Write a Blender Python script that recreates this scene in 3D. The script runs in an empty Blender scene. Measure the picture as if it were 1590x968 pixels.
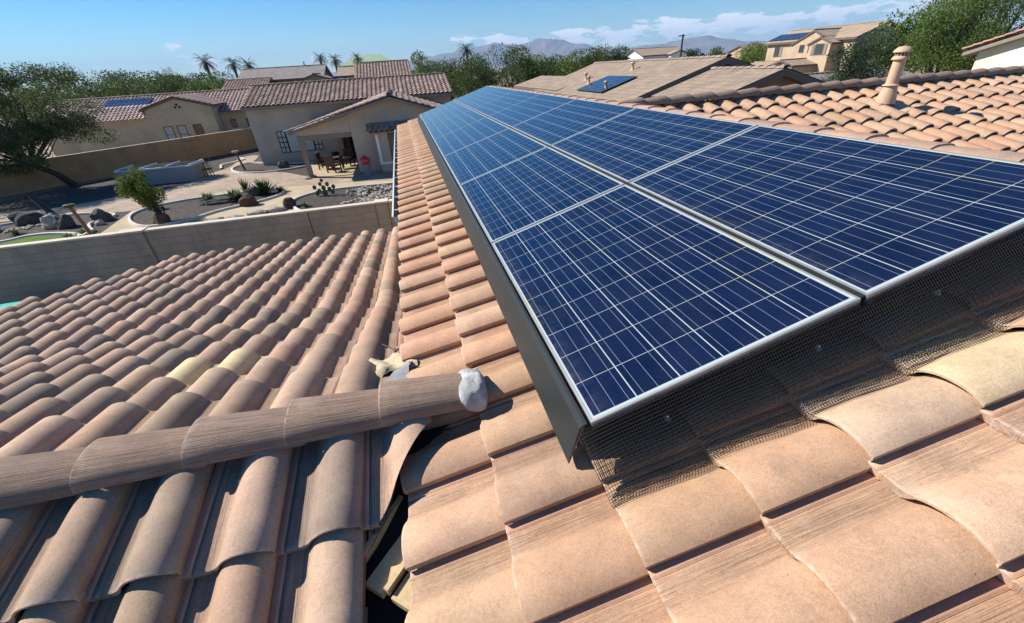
import bpy, bmesh, math, random
import numpy as np
from mathutils import Vector, Matrix

R = math.radians
scene = bpy.context.scene
COL = scene.collection
random.seed(7)
RNG = np.random.default_rng(7)

# ------------------------------------------------------------------ camera
YAW, PITCH, ROLL = R(12.065), R(29.561), R(-3.70)
def cam_axes():
    cy, sy = math.cos(YAW), math.sin(YAW); cp, sp = math.cos(PITCH), math.sin(PITCH)
    cr, sr = math.cos(ROLL), math.sin(ROLL)
    fw = Vector((sy*cp, cy*cp, -sp)); rt = Vector((cy, -sy, 0)); up = rt.cross(fw)
    return cr*rt+sr*up, -sr*rt+cr*up, fw
rt, up, fw = cam_axes()
cd = bpy.data.cameras.new('camera'); cam = bpy.data.objects.new('camera', cd); COL.objects.link(cam)
cam.matrix_world = Matrix(((rt.x, up.x, -fw.x, -0.42437), (rt.y, up.y, -fw.y, -0.88263), (rt.z, up.z, -fw.z, 1.02239), (0, 0, 0, 1)))
cd.sensor_width = 36; cd.lens = 36*637/1590; cd.shift_y = -20/1590
cd.clip_start = 0.02; cd.clip_end = 40000
scene.camera = cam

# ------------------------------------------------------------------ sun, sky
SUN = Vector((-0.70, 0.36, 0.60)).normalized()
sl = bpy.data.lights.new('sun', 'SUN'); sl.energy = 5.0; sl.angle = R(0.53); sl.color = (1.0, 0.955, 0.88)
so = bpy.data.objects.new('sun', sl); COL.objects.link(so)
so.rotation_euler = (-SUN).to_track_quat('-Z', 'Y').to_euler(); so.location = (0, 0, 30)
world = bpy.data.worlds.new('World'); scene.world = world; world.use_nodes = True
nt = world.node_tree; nt.nodes.clear()
def wn(t, **k):
    n = nt.nodes.new(t)
    for a, b in k.items(): setattr(n, a, b)
    return n
sky = wn('ShaderNodeTexSky', sky_type='NISHITA', sun_disc=False)
sky.sun_elevation = math.asin(SUN.z); sky.sun_rotation = math.atan2(SUN.x, SUN.y)
sky.altitude = 300; sky.air_density = 1.0; sky.dust_density = 0.0; sky.ozone_density = 4.0
hsv = wn('ShaderNodeHueSaturation'); hsv.inputs['Saturation'].default_value = 1.45; hsv.inputs['Value'].default_value = 1.0
nt.links.new(sky.outputs[0], hsv.inputs['Color'])
wb = wn('ShaderNodeMix', data_type='RGBA', blend_type='MULTIPLY'); wb.inputs[0].default_value = 1.0; nt.links.new(hsv.outputs[0], wb.inputs[6]); wb.inputs[7].default_value = (.86, 1.0, 1.04, 1)
bg = wn('ShaderNodeBackground'); bg.inputs['Strength'].default_value = 0.078
# cumulus banks low over the horizon: noise in azimuth / elevation
geo = wn('ShaderNodeTexCoord'); sep = wn('ShaderNodeSeparateXYZ'); nt.links.new(geo.outputs['Generated'], sep.inputs[0])
def wm(op, a, b=None, c=None):
    n = wn('ShaderNodeMath', operation=op)
    for i, v in enumerate((a, b, c)):
        if v is None: continue
        if isinstance(v, (int, float)): n.inputs[i].default_value = v
        else: nt.links.new(v, n.inputs[i])
    return n.outputs[0]
az = wm('ARCTAN2', sep.outputs[0], sep.outputs[1]); el = wm('ARCSINE', sep.outputs[2])
cmb = wn('ShaderNodeCombineXYZ'); nt.links.new(wm('MULTIPLY', az, 15.0), cmb.inputs[0]); nt.links.new(wm('MULTIPLY', el, 46.0), cmb.inputs[1]); cmb.inputs[2].default_value = 3.7
nz = wn('ShaderNodeTexNoise'); nz.inputs['Scale'].default_value = 1.0; nz.inputs['Detail'].default_value = 8; nz.inputs['Roughness'].default_value = 0.62; nt.links.new(cmb.outputs[0], nz.inputs['Vector'])
def mr(v, a, b, c=0.0, d=1.0, smooth=True):
    n = wn('ShaderNodeMapRange'); n.clamp = True
    if smooth: n.interpolation_type = 'SMOOTHSTEP'
    nt.links.new(v, n.inputs[0]); n.inputs[1].default_value = a; n.inputs[2].default_value = b; n.inputs[3].default_value = c; n.inputs[4].default_value = d
    return n.outputs[0]
band = wm('MULTIPLY', mr(el, 0.004, 0.03), mr(el, 0.045, 0.085, 1, 0))
azm = mr(az, 0.10, 0.22, 0.55, 1.0)
thr = wm('MULTIPLY', wm('MULTIPLY', band, azm), 0.36)
cl = mr(wm('ADD', nz.outputs[0], thr), 0.785, 0.845)
wisp = wm('MULTIPLY', mr(nz.outputs[0], 0.42, 0.75), wm('MULTIPLY', mr(el, 0.0, 0.12, 0.22, 0.0, False), azm))
cld = wm('MINIMUM', wm('ADD', wm('MULTIPLY', cl, 0.95), wisp), 1.0)
mixc = wn('ShaderNodeMix', data_type='RGBA'); nt.links.new(cld, mixc.inputs[0]); nt.links.new(wb.outputs[2], mixc.inputs[6]); mixc.inputs[7].default_value = (9.6, 9.8, 10.2, 1)
nt.links.new(mixc.outputs[2], bg.inputs['Color'])
wo = wn('ShaderNodeOutputWorld'); nt.links.new(bg.outputs[0], wo.inputs[0])
scene.view_settings.view_transform = 'Standard'; scene.view_settings.look = 'None'
scene.view_settings.exposure = 0.70; scene.view_settings.gamma = 1.0; scene.view_settings.use_curve_mapping = False
scene.render.engine = 'CYCLES'
scene.cycles.max_bounces = 6; scene.cycles.transparent_max_bounces = 6

# ------------------------------------------------------------------ materials
class NT:
    def __init__(s, name):
        s.m = bpy.data.materials.new(name); s.m.use_nodes = True; s.t = s.m.node_tree; s.t.nodes.clear()
        s.o = s.t.nodes.new('ShaderNodeOutputMaterial'); s.b = s.t.nodes.new('ShaderNodeBsdfPrincipled'); s.t.links.new(s.b.outputs[0], s.o.inputs[0])
        s.tc = s.t.nodes.new('ShaderNodeTexCoord')
    def n(s, t, **k):
        x = s.t.nodes.new(t)
        for a, b in k.items(): setattr(x, a, b)
        return x
    def put(s, sock, v):
        if v is None: return
        if isinstance(v, bpy.types.NodeSocket): s.t.links.new(v, sock)
        elif isinstance(v, (tuple, list)) and len(v) == 3 and sock.type == 'RGBA': sock.default_value = (*v, 1)
        else: sock.default_value = v
    def math(s, op, a, b=None, c=None):
        x = s.n('ShaderNodeMath', operation=op)
        for i, v in enumerate((a, b, c)): s.put(x.inputs[i], v)
        return x.outputs[0]
    def mr(s, v, a, b, c=0.0, d=1.0, smooth=False):
        x = s.n('ShaderNodeMapRange'); x.clamp = True
        if smooth: x.interpolation_type = 'SMOOTHSTEP'
        for i, q in enumerate((v, a, b, c, d)): s.put(x.inputs[i], q)
        return x.outputs[0]
    def mix(s, f, a, b, mode='MIX'):
        x = s.n('ShaderNodeMix', data_type='RGBA', blend_type=mode); s.put(x.inputs[0], f); s.put(x.inputs[6], a); s.put(x.inputs[7], b); return x.outputs[2]
    def noise(s, scale, vec=None, detail=3, rough=0.55, col=False):
        x = s.n('ShaderNodeTexNoise'); s.put(x.inputs['Vector'], vec if vec is not None else s.tc.outputs['Object'])
        x.inputs['Scale'].default_value = scale; x.inputs['Detail'].default_value = detail; x.inputs['Roughness'].default_value = rough
        return x.outputs[1 if col else 0]
    def vor(s, scale, vec=None, feat='F1', out=0):
        x = s.n('ShaderNodeTexVoronoi', feature=feat); s.put(x.inputs['Vector'], vec if vec is not None else s.tc.outputs['Object']); x.inputs['Scale'].default_value = scale
        return x.outputs[out]
    def comb(s, x, y, z=0.0):
        c = s.n('ShaderNodeCombineXYZ'); s.put(c.inputs[0], x); s.put(c.inputs[1], y); s.put(c.inputs[2], z); return c.outputs[0]
    def sep(s, v):
        c = s.n('ShaderNodeSeparateXYZ'); s.put(c.inputs[0], v); return c.outputs
    def bump(s, h, dist=0.002, strength=1.0):
        b = s.n('ShaderNodeBump'); b.inputs['Strength'].default_value = strength; b.inputs['Distance'].default_value = dist
        s.put(b.inputs['Height'], h); s.put(s.b.inputs['Normal'], b.outputs[0]); return b
    def done(s, col=None, rough=None, metal=None, spec=None):
        s.put(s.b.inputs['Base Color'], col); s.put(s.b.inputs['Roughness'], rough); s.put(s.b.inputs['Metallic'], metal)
        if spec is not None: s.put(s.b.inputs['Specular IOR Level'], spec)
        return s.m

def simple(name, col, rough=0.8, var=0.12, scale=6.0, metal=0.0, bump=0.0, bscale=60.0, spec=0.4, fine=0.08):
    t = NT(name)
    a = t.noise(scale, detail=4); b = t.noise(bscale, detail=2)
    f = t.math('ADD', t.mr(a, .3, .7, 1-var, 1+var), t.mr(b, .3, .7, -fine, fine))
    c = t.mix(1.0, col, t.comb(f, f, f), 'MULTIPLY')
    if bump: t.bump(b, bump)
    return t.done(c, rough, metal, spec)

def tile_mat(name, cap=False):
    t = NT(name)
    at = t.n('ShaderNodeAttribute', attribute_name='tint'); uv = t.n('ShaderNodeUVMap', uv_map='UVMap'); u, v, _ = t.sep(uv.outputs[0])
    rnd = at.outputs['Alpha']
    speck = t.noise(210, detail=3, rough=.75); blot = t.noise(9, detail=5, rough=.62); mid = t.noise(75, detail=3)
    f = t.math('ADD', t.mr(speck, .30, .70, -.20, .20), t.math('ADD', t.mr(blot, .3, .7, .86, 1.12), t.mr(mid, .3, .7, -.07, .07)))
    col = t.mix(1.0, at.outputs['Color'], t.comb(f, f, f), 'MULTIPLY')
    # extruded pan: fine combed ribs with dark dirt lines in them
    rv = t.comb(t.math('MULTIPLY', u, 420.0), t.math('MULTIPLY', v, 9.0), t.math('MULTIPLY', rnd, 40.0))
    rib = t.noise(1.0, rv, detail=3, rough=.65)
    rv2 = t.comb(t.math('MULTIPLY', u, 230.0), t.math('MULTIPLY', v, 2.5), t.math('MULTIPLY', rnd, 91.0))
    rib2 = t.noise(1.0, rv2, detail=1)
    if cap: msk = 1.0
    else: msk = t.math('MULTIPLY', t.mr(u, .016, .022), t.mr(u, .085, .118, 1, 0))
    dark = t.math('MULTIPLY', msk, t.math('ADD', t.mr(rib, .36, .60, .62, 0), t.mr(rib2, .36, .48, .34, 0)) if not cap else t.math('ADD', t.mr(rib, .34, .6, .55, 0), t.mr(rib2, .36, .48, .40, 0)))
    col = t.mix(t.math('MULTIPLY', dark, .85 if cap else .62), col, (0.13, 0.085, 0.06), 'MIX')
    if not cap:  # clean lip of the interlock, pinker
        lip = t.mr(u, .012, .016, 1, 0)
        col = t.mix(t.math('MULTIPLY', lip, .45), col, (0.50, 0.24, 0.16))
    # pale dust and chipped paint along the lower edge
    e = t.math('MULTIPLY', t.mr(v, .002, .012 if not cap else .009, 1, 0), t.mr(t.noise(45, detail=4), .42, .60))
    col = t.mix(t.math('MULTIPLY', e, .55), col, (0.62, 0.50, 0.40))
    pits = t.math('MULTIPLY', t.mr(t.vor(22), .035, .055, 1, 0), t.mr(t.noise(6), .5, .55)); col = t.mix(t.math('MULTIPLY', pits, .8), col, (0.06, 0.045, 0.035))
    e2 = t.math('MULTIPLY', t.mr(v, .01, .14, 1, 0), t.mr(t.noise(8, detail=6, rough=.75), .50, .66))
    col = t.mix(t.math('MULTIPLY', e2, .42), col, (0.50, 0.42, 0.33))
    # old grime blotches
    g = t.mr(t.noise(3.1, detail=6, rough=.7), .55, .72)
    col = t.mix(t.math('MULTIPLY', g, .40), col, (0.20, 0.14, 0.105))
    g2 = t.math('MULTIPLY', t.mr(t.noise(24, detail=4, rough=.8), .60, .70), t.mr(t.noise(2.3), .45, .6)); col = t.mix(t.math('MULTIPLY', g2, .35), col, (0.13, 0.10, 0.08))
    h = t.math('ADD', t.math('MULTIPLY', speck, .45), t.math('MULTIPLY', t.math('ADD', rib, rib2), t.math('MULTIPLY', msk, 1.3) if not cap else 1.5))
    t.bump(h, .0022)
    return t.done(col, .88, 0, .22)

def cell_mat():
    t = NT('solar_cells')
    uv = t.n('ShaderNodeUVMap', uv_map='UVMap'); u, v, _ = t.sep(uv.outputs[0])
    pu, pv = .1610, .1597          # pitch along the long and the short side
    cu = t.math('DIVIDE', t.math('SUBTRACT', u, .0200), pu); cv = t.math('DIVIDE', t.math('SUBTRACT', v, .0159), pv)
    fu = t.math('FRACT', cu); fv = t.math('FRACT', cv); iu = t.math('FLOOR', cu); iv = t.math('FLOOR', cv)
    du = t.math('MULTIPLY', t.math('ABSOLUTE', t.math('SUBTRACT', fu, .5)), pu)   # distance from cell centre
    dv = t.math('MULTIPLY', t.math('ABSOLUTE', t.math('SUBTRACT', fv, .5)), pv)
    gap = t.math('MAXIMUM', t.math('GREATER_THAN', du, .0794), t.math('GREATER_THAN', dv, .0778))
    out = t.math('MAXIMUM', t.math('MAXIMUM', t.math('LESS_THAN', cu, 0), t.math('GREATER_THAN', cu, 10)), t.math('MAXIMUM', t.math('LESS_THAN', cv, 0), t.math('GREATER_THAN', cv, 6)))
    white = t.math('MAXIMUM', gap, out)
    # three busbars per cell along the long side
    dy = t.math('MULTIPLY', t.math('ABSOLUTE', t.math('SUBTRACT', t.math('FRACT', t.math('MULTIPLY', fv, 3.0)), .5)), pv/3)
    bus = t.math('LESS_THAN', dy, .00085)
    cellid = t.comb(iu, iv, 0.0)
    wn_ = t.n('ShaderNodeTexWhiteNoise'); oi = t.n('ShaderNodeObjectInfo'); t.put(wn_.inputs['Vector'], t.n('ShaderNodeVectorMath', operation='ADD').outputs[0])
    va = wn_.inputs['Vector'].links[0].from_node; t.put(va.inputs[0], cellid); t.put(va.inputs[1], t.comb(t.math('MULTIPLY', oi.outputs['Random'], 77.0), 0.0, 0.0))
    base = t.mix(wn_.outputs[0], (0.0026, 0.0065, 0.025), (0.0040, 0.010, 0.037))
    cry = t.vor(60, t.comb(u, v, 0.0), out=1)
    crs = t.sep(cry)[0]
    base = t.mix(t.math('MULTIPLY', crs, .30), base, (0.006, 0.015, 0.056))
    pur = t.mr(t.noise(2.2, detail=3), .5, .75)
    base = t.mix(t.math('MULTIPLY', pur, .18), base, (0.008, 0.006, 0.022))
    col = t.mix(t.math('MULTIPLY', bus, .75), base, (0.26, 0.31, 0.40))
    yel = t.mr(t.noise(1.7, detail=4), .53, .66)
    wc = t.mix(yel, (0.42, 0.46, 0.455), (0.46, 0.45, 0.23))
    col = t.mix(white, col, wc)
    dust = t.math('ADD', t.mr(t.noise(5.0, detail=6, rough=.7), .35, .8, 0.0, .018), t.math('MULTIPLY', t.mr(v, .02, .09, .07, 0), t.mr(t.noise(13, detail=5, rough=.7), .4, .65)))
    col = t.mix(dust, col, (.55, .48, .4))
    # frit-like dark spots and a few droppings
    sp = t.vor(3.2, t.comb(u, v, t.math('MULTIPLY', oi.outputs['Random'], 30.0)), out=0)
    col = t.mix(t.math('LESS_THAN', sp, .012), col, (0.5, 0.5, 0.48))
    t.put(t.b.inputs['IOR'], 1.5)
    t.put(t.b.inputs['Coat Weight'], 0.0)
    return t.done(col, t.mr(t.noise(4.0, detail=5, rough=.7), .3, .7, .05, .13), 0.0, .5)

def stucco(name, col): return simple(name, col, .93, .13, .9, 0, .004, 90, .2, .05)

def leaf_mat(name, c1, c2, c3):
    t = NT(name)
    at = t.n('ShaderNodeAttribute', attribute_name='tint')
    r = t.sep(at.outputs['Vector'])[0]
    c = t.mix(t.mr(r, 0, .6), c1, c2); c = t.mix(t.mr(r, .6, 1), c, c3)
    t.put(t.b.inputs['Subsurface Weight'], 0.0)
    m = t.done(c, .7, 0, .25)
    tr = t.n('ShaderNodeBsdfTranslucent'); t.put(tr.inputs[0], c); mx = t.n('ShaderNodeMixShader'); mx.inputs[0].default_value = .28
    t.t.links.new(t.b.outputs[0], mx.inputs[1]); t.t.links.new(tr.outputs[0], mx.inputs[2]); t.t.links.new(mx.outputs[0], t.o.inputs[0])
    return m

def gravel(name, a, b, scale=22, dist=.02):
    t = NT(name)
    v = t.n('ShaderNodeTexVoronoi'); v.inputs['Scale'].default_value = scale; t.put(v.inputs['Vector'], t.tc.outputs['Object'])
    r = t.sep(v.outputs[1])[0]; big = t.mr(t.noise(.35, detail=5), .35, .65)
    c = t.mix(r, a, b); c = t.mix(t.math('MULTIPLY', big, .35), c, tuple(x*.62 for x in b))
    t.bump(v.outputs[0], dist, .8)
    return t.done(c, .95, 0, .2)

def paver_mat(name, a, b, w=.22):
    t = NT(name)
    br = t.n('ShaderNodeTexBrick'); t.put(br.inputs['Vector'], t.tc.outputs['Object']); br.inputs['Scale'].default_value = 1.0
    br.inputs['Brick Width'].default_value = w; br.inputs['Row Height'].default_value = w*.55; br.inputs['Mortar Size'].default_value = .006
    br.inputs['Color1'].default_value = (*a, 1); br.inputs['Color2'].default_value = (*b, 1); br.inputs['Mortar'].default_value = (*[x*.6 for x in b], 1)
    n = t.mr(t.noise(.8, detail=6, rough=.65), .3, .7, .80, 1.18)
    c = t.mix(1.0, br.outputs[0], t.comb(n, n, n), 'MULTIPLY')
    return t.done(c, .92, 0, .2)

def block_mat(name, col, bw=.4, bh=.2, contrast=.85):
    t = NT(name)
    x, y, z = t.sep(t.tc.outputs['Object'])
    br = t.n('ShaderNodeTexBrick'); t.put(br.inputs['Vector'], t.comb(t.math('ADD', x, y), z, 0.0)); br.inputs['Scale'].default_value = 1.0
    br.inputs['Brick Width'].default_value = bw; br.inputs['Row Height'].default_value = bh; br.inputs['Mortar Size'].default_value = .008
    br.inputs['Color1'].default_value = (*col, 1); br.inputs['Color2'].default_value = (*[q*.93 for q in col], 1); br.inputs['Mortar'].default_value = (*[q*contrast for q in col], 1)
    n = t.mr(t.noise(1.1, detail=6, rough=.65), .3, .7, .82, 1.15)
    st = t.mr(t.noise(1.0, t.comb(t.math('MULTIPLY', t.math('ADD', x, y), 2.5), t.math('MULTIPLY', z, .5), 0.0), detail=4), .55, .75, 1.0, .8)
    f = t.math('MULTIPLY', n, st)
    c = t.mix(1.0, br.outputs[0], t.comb(f, f, f), 'MULTIPLY')
    t.bump(t.math('SUBTRACT', t.noise(60), t.math('MULTIPLY', br.outputs[1], 1.0)), .006)
    return t.done(c, .93, 0, .2)

def flat_shingle(name, col):
    t = NT(name)
    uv = t.n('ShaderNodeUVMap', uv_map='UVMap'); u, v, _ = t.sep(uv.outputs[0])
    br = t.n('ShaderNodeTexBrick'); t.put(br.inputs['Vector'], uv.outputs[0]); br.inputs['Scale'].default_value = 1.0
    br.inputs['Brick Width'].default_value = .33; br.inputs['Row Height'].default_value = .34; br.inputs['Mortar Size'].default_value = .012; br.offset = .5
    br.inputs['Color1'].default_value = (*col, 1); br.inputs['Color2'].default_value = (*[q*.80 for q in col], 1); br.inputs['Mortar'].default_value = (*[q*.5 for q in col], 1)
    n = t.mr(t.noise(1.5, detail=6, rough=.7), .3, .7, .82, 1.15)
    c = t.mix(1.0, br.outputs[0], t.comb(n, n, n), 'MULTIPLY')
    fr = t.math('FRACT', t.math('DIVIDE', v, .34))
    t.bump(t.math('SUBTRACT', 1.0, fr), .035)
    return t.done(c, .93, 0, .2)

M = {}
M['tile'] = tile_mat('roof_tile'); M['cap'] = tile_mat('ridge_tile', True)
M['cells'] = cell_mat()
M['alu'] = simple('aluminium', (.42, .435, .42), .45, .12, 9, .55, 0, 60, .5, .03)
M['alu_dirty'] = simple('aluminium_dirty', (.55, .56, .50), .45, .15, 5, .6, 0, 30, .5, .06)
M['black'] = simple('black_rail', (.012, .012, .013), .5, .1, 8)
M['backsheet'] = simple('backsheet', (.5, .5, .5), .7)
M['haze'] = None
M['skirt'] = simple('dark_skirt', (.019, .024, .024), .42, .10, 3, .0, 0, 40, .45, .05)
M['wire'] = simple('black_wire', (.028, .028, .028), .55, .1, 8, .3)
M['mortar'] = simple('mortar', (.40, .395, .375), .95, .30, 10, 0, .004, 70, .2, .06)
M['foam'] = simple('foam', (.50, .41, .27), .9, .14, 20, 0, .003, 120, .2, .1)
M['wood'] = simple('new_wood', (.60, .45, .25), .8, .12, 12, 0, .001, 60, .2, .06)
M['felt'] = simple('roofing_felt', (.016, .015, .014), .95, .2, 8)
M['galv'] = simple('galvanised', (.34, .335, .32), .6, .2, 12, .4)
M['pipe'] = simple('painted_pipe', (.56, .37, .24), .6, .12, 9, 0, .001, 60, .35, .05)
M['pipe_dark'] = simple('vent_slot', (.10, .07, .055), .8)
M['gutter'] = simple('white_gutter', (.62, .65, .63), .5, .06)
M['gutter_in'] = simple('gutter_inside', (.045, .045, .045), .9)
M['stucco_own'] = stucco('stucco_own', (.42, .33, .25))
M['stucco_n'] = stucco('stucco_grey_beige', (.47, .40, .31))
M['stucco_l'] = stucco('stucco_beige', (.49, .41, .28))
M['stucco_t'] = stucco('stucco_tan', (.46, .35, .24))
M['stucco_d'] = stucco('stucco_brown', (.23, .16, .10))
M['stucco_y'] = stucco('stucco_cream', (.80, .72, .52))
M['stucco_g'] = stucco('stucco_greybrown', (.30, .26, .22))
M['white'] = simple('white_paint', (.75, .76, .74), .6, .05)
M['trim'] = simple('brown_trim', (.13, .105, .085), .8, .1)
M['trim2'] = simple('taupe_trim', (.24, .20, .165), .8, .1)
M['glass'] = simple('window_glass', (.05, .06, .06), .08, .2, 2, 0, 0, 60, .6)
M['blind'] = simple('window_blind', (.42, .46, .42), .5, .08)
M['dark'] = simple('dark_interior', (.012, .011, .010), .9)
M['shingle'] = flat_shingle('flat_tile', (.33, .25, .185))
M['shingle2'] = flat_shingle('flat_tile_grey', (.30, .26, .23))
M['shingle3'] = flat_shingle('flat_tile_tan', (.42, .31, .22))
M['wallfar'] = block_mat('painted_wall', (.42, .26, .13), .4, .2, .96)
M['wallnear'] = block_mat('block_wall', (.42, .33, .24))
M['wallcap'] = simple('wall_cap', (.62, .52, .40), .9, .1, 3)
M['gravel'] = gravel('dark_gravel', (.045, .036, .030), (.115, .095, .080), 16)
M['gravel2'] = gravel('side_gravel', (.24, .20, .16), (.34, .28, .22), 20)
M['cobble'] = gravel('cobble', (.36, .30, .24), (.62, .54, .45), 5, .05)
M['dg'] = simple('decomposed_granite', (.48, .385, .245), .95, .12, 1.4, 0, .01, 40, .2, .12)
M['paver'] = paver_mat('pavers', (.47, .36, .26), (.37, .28, .20))
M['kerb'] = simple('kerb', (.62, .56, .48), .9, .12, 3)
M['desert'] = simple('desert_ground', (.30, .24, .17), .95, .2, .05, 0, .01, 2, .2, .1)
M['lawn'] = simple('lawn', (.10, .17, .025), .9, .25, 3, 0, .02, 90, .2, .3)
M['rock'] = simple('rock', (.085, .08, .075), .95, .3, 5, 0, .02, 30, .2, .15)
M['rock_w'] = simple('pale_rock', (.40, .35, .29), .95, .2, 5, 0, .02, 30, .2, .1)
M['rock_r'] = simple('red_rock', (.10, .06, .045), .95, .25, 5, 0, .02, 30, .2, .1)
M['bark'] = simple('bark', (.055, .042, .032), .95, .3, 6, 0, .01, 30)
M['post'] = simple('weathered_post', (.12, .085, .06), .9, .2, 6)
M['post_o'] = simple('orange_post', (.34, .17, .07), .85, .2, 6)
M['palmbark'] = simple('palm_bark', (.12, .095, .07), .95, .2, 2)
M['leaf_mesq'] = leaf_mat('mesquite_leaves', (.045, .064, .022), (.105, .128, .044), (.21, .225, .095))
M['leaf_tree'] = leaf_mat('tree_leaves', (.034, .056, .013), (.082, .118, .028), (.155, .19, .045))
M['leaf_bright'] = leaf_mat('bright_leaves', (.050, .085, .012), (.13, .19, .025), (.24, .28, .05))
M['leaf_dark'] = leaf_mat('dark_leaves', (.016, .032, .014), (.035, .062, .022), (.075, .105, .045))
M['leaf_green'] = leaf_mat('lush_leaves', (.036, .070, .015), (.095, .155, .030), (.20, .26, .050))
M['leaf_palm'] = leaf_mat('palm_leaves', (.030, .045, .020), (.065, .085, .038), (.11, .12, .06))
M['agave'] = leaf_mat('agave_leaves', (.045, .075, .030), (.10, .14, .06), (.22, .26, .13))
M['cactus'] = simple('cactus', (.12, .14, .07), .8, .2, 6)
M['spa'] = simple('spa_panel', (.27, .26, .25), .6, .08)
M['spa_top'] = simple('spa_cover', (.50, .54, .56), .5, .2, 3)
M['rust'] = simple('rusty_iron', (.13, .065, .04), .9, .2)
M['chair'] = simple('brown_wicker', (.075, .034, .020), .8, .2, 9)
M['red'] = simple('red_glaze', (.52, .045, .03), .35, .2, 8)
M['urn'] = simple('grey_pedestal', (.20, .20, .19), .8, .15)
M['teal'] = simple('teal_plastic', (.04, .50, .46), .35, .05)
M['mount'] = simple('mountain_rock', (.16, .12, .10), .95, .25, .002, 0, 0, .01)
M['greenroof'] = simple('pale_green_metal_roof', (.36, .46, .28), .5, .06, .3)
M['pole'] = simple('dark_pole', (.05, .042, .035), .9)

# ------------------------------------------------------------------ mesh helpers
def tag(o, label=None, cat=None, group=None, kind=None):
    if label: o['label'] = label
    if cat: o['category'] = cat
    if group: o['group'] = group
    if kind: o['kind'] = kind
    return o
def empty(name, loc, label, cat, group=None):
    o = bpy.data.objects.new(name, None); COL.objects.link(o); o.location = loc; o.empty_display_size = .2
    return tag(o, label, cat, group)
class MB:
    """collects shapes in world coordinates and links them as one mesh object"""
    def __init__(s): s.v = []; s.f = []; s.mi = []; s.t = []; s.uv = None
    def add(s, vs, fs, mi=0, tint=None):
        b = len(s.v); s.v += [tuple(p) for p in vs]; s.f += [tuple(i+b for i in f) for f in fs]; s.mi += [mi]*len(fs)
        s.t += [tint if tint is not None else (.5, .5, .5, .5)]*len(vs)
    def box(s, lo, hi, mi=0, M4=None, tint=None):
        x0, y0, z0 = lo; x1, y1, z1 = hi
        vs = [(x0,y0,z0),(x1,y0,z0),(x1,y1,z0),(x0,y1,z0),(x0,y0,z1),(x1,y0,z1),(x1,y1,z1),(x0,y1,z1)]
        if M4 is not None: vs = [M4 @ Vector(p) for p in vs]
        s.add(vs, [(0,3,2,1),(4,5,6,7),(0,1,5,4),(1,2,6,5),(2,3,7,6),(3,0,4,7)], mi, tint)
    def prism(s, poly, axis, a0, a1, mi=0):
        """poly of (p,q) swept along axis 'x' or 'y' or 'z'"""
        n = len(poly)
        def P(p, q, a): return {'y': (p, a, q), 'x': (a, p, q), 'z': (p, q, a)}[axis]
        vs = [P(p, q, a0) for p, q in poly]+[P(p, q, a1) for p, q in poly]
        fs = [tuple(range(n)), tuple(range(2*n-1, n-1, -1))]+[(i, (i+1) % n+0, (i+1) % n+n, i+n)[::-1] for i in range(n)]
        s.add(vs, fs, mi)
    def tube(s, pts, rad, n=8, mi=0, cap=True, tint=None):
        pts = [Vector(p) for p in pts]; rad = rad if isinstance(rad, (list, tuple)) else [rad]*len(pts)
        vs = []; fs = []; a = None
        for k, p in enumerate(pts):
            d = (pts[min(k+1, len(pts)-1)]-pts[max(k-1, 0)]).normalized()
            if a is None: a = d.orthogonal().normalized()
            else: a = (a-d*a.dot(d)).normalized()
            b = d.cross(a)
            for j in range(n):
                t = 2*math.pi*j/n; vs.append(p+(a*math.cos(t)+b*math.sin(t))*rad[k])
        for k in range(len(pts)-1):
            for j in range(n):
                j2 = (j+1) % n; fs.append((k*n+j, k*n+j2, (k+1)*n+j2, (k+1)*n+j))
        if cap: fs.append(tuple(range(n))[::-1]); fs.append(tuple((len(pts)-1)*n+j for j in range(n)))
        s.add(vs, fs, mi, tint)
    def lathe(s, prof, c, n=20, mi=0):
        vs = [(c[0]+r*math.cos(2*math.pi*j/n), c[1]+r*math.sin(2*math.pi*j/n), c[2]+z) for r, z in prof for j in range(n)]
        fs = [(k*n+j, k*n+(j+1) % n, (k+1)*n+(j+1) % n, (k+1)*n+j) for k in range(len(prof)-1) for j in range(n)]
        s.add(vs, fs, mi)
    def build(s, name, mats, parent=None, smooth=False, uvs=None):
        me = bpy.data.meshes.new(name); me.from_pydata([tuple(p) for p in s.v], [], s.f)
        mats = mats if isinstance(mats, (list, tuple)) else [mats]
        for m in mats: me.materials.append(M[m] if isinstance(m, str) else m)
        if len(mats) > 1: me.polygons.foreach_set('material_index', s.mi)
        a = me.attributes.new('tint', 'FLOAT_COLOR', 'POINT'); a.data.foreach_set('color', np.array(s.t, dtype=np.float32).ravel())
        if uvs is not None:
            ul = me.uv_layers.new(name='UVMap'); li = np.empty(len(me.loops), dtype=np.int32); me.loops.foreach_get('vertex_index', li)
            ul.data.foreach_set('uv', np.array(uvs, dtype=np.float32)[li].ravel())
        if smooth: me.polygons.foreach_set('use_smooth', [True]*len(me.polygons))
        me.update(); o = bpy.data.objects.new(name, me); COL.objects.link(o)
        if parent is not None:
            o.parent = parent; w = Vector(parent.location)
            if parent.parent is not None: w = w+Vector(parent.parent.location)
            o.location = -w
        return o
def sub(o, parent):
    """re-parent a world-coordinate mesh as a sub-part of a part"""
    o.parent = parent; o.location = (0, 0, 0); return o
def struct(name, mb, mats, **k):
    o = mb.build(name, mats, **k); o['kind'] = 'structure'; return o
def copy_tree(o, parent=None):
    c = o.copy(); COL.objects.link(c); c.parent = parent
    for ch in [x for x in bpy.data.objects if x.parent == o]: copy_tree(ch, c)
    return c
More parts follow.
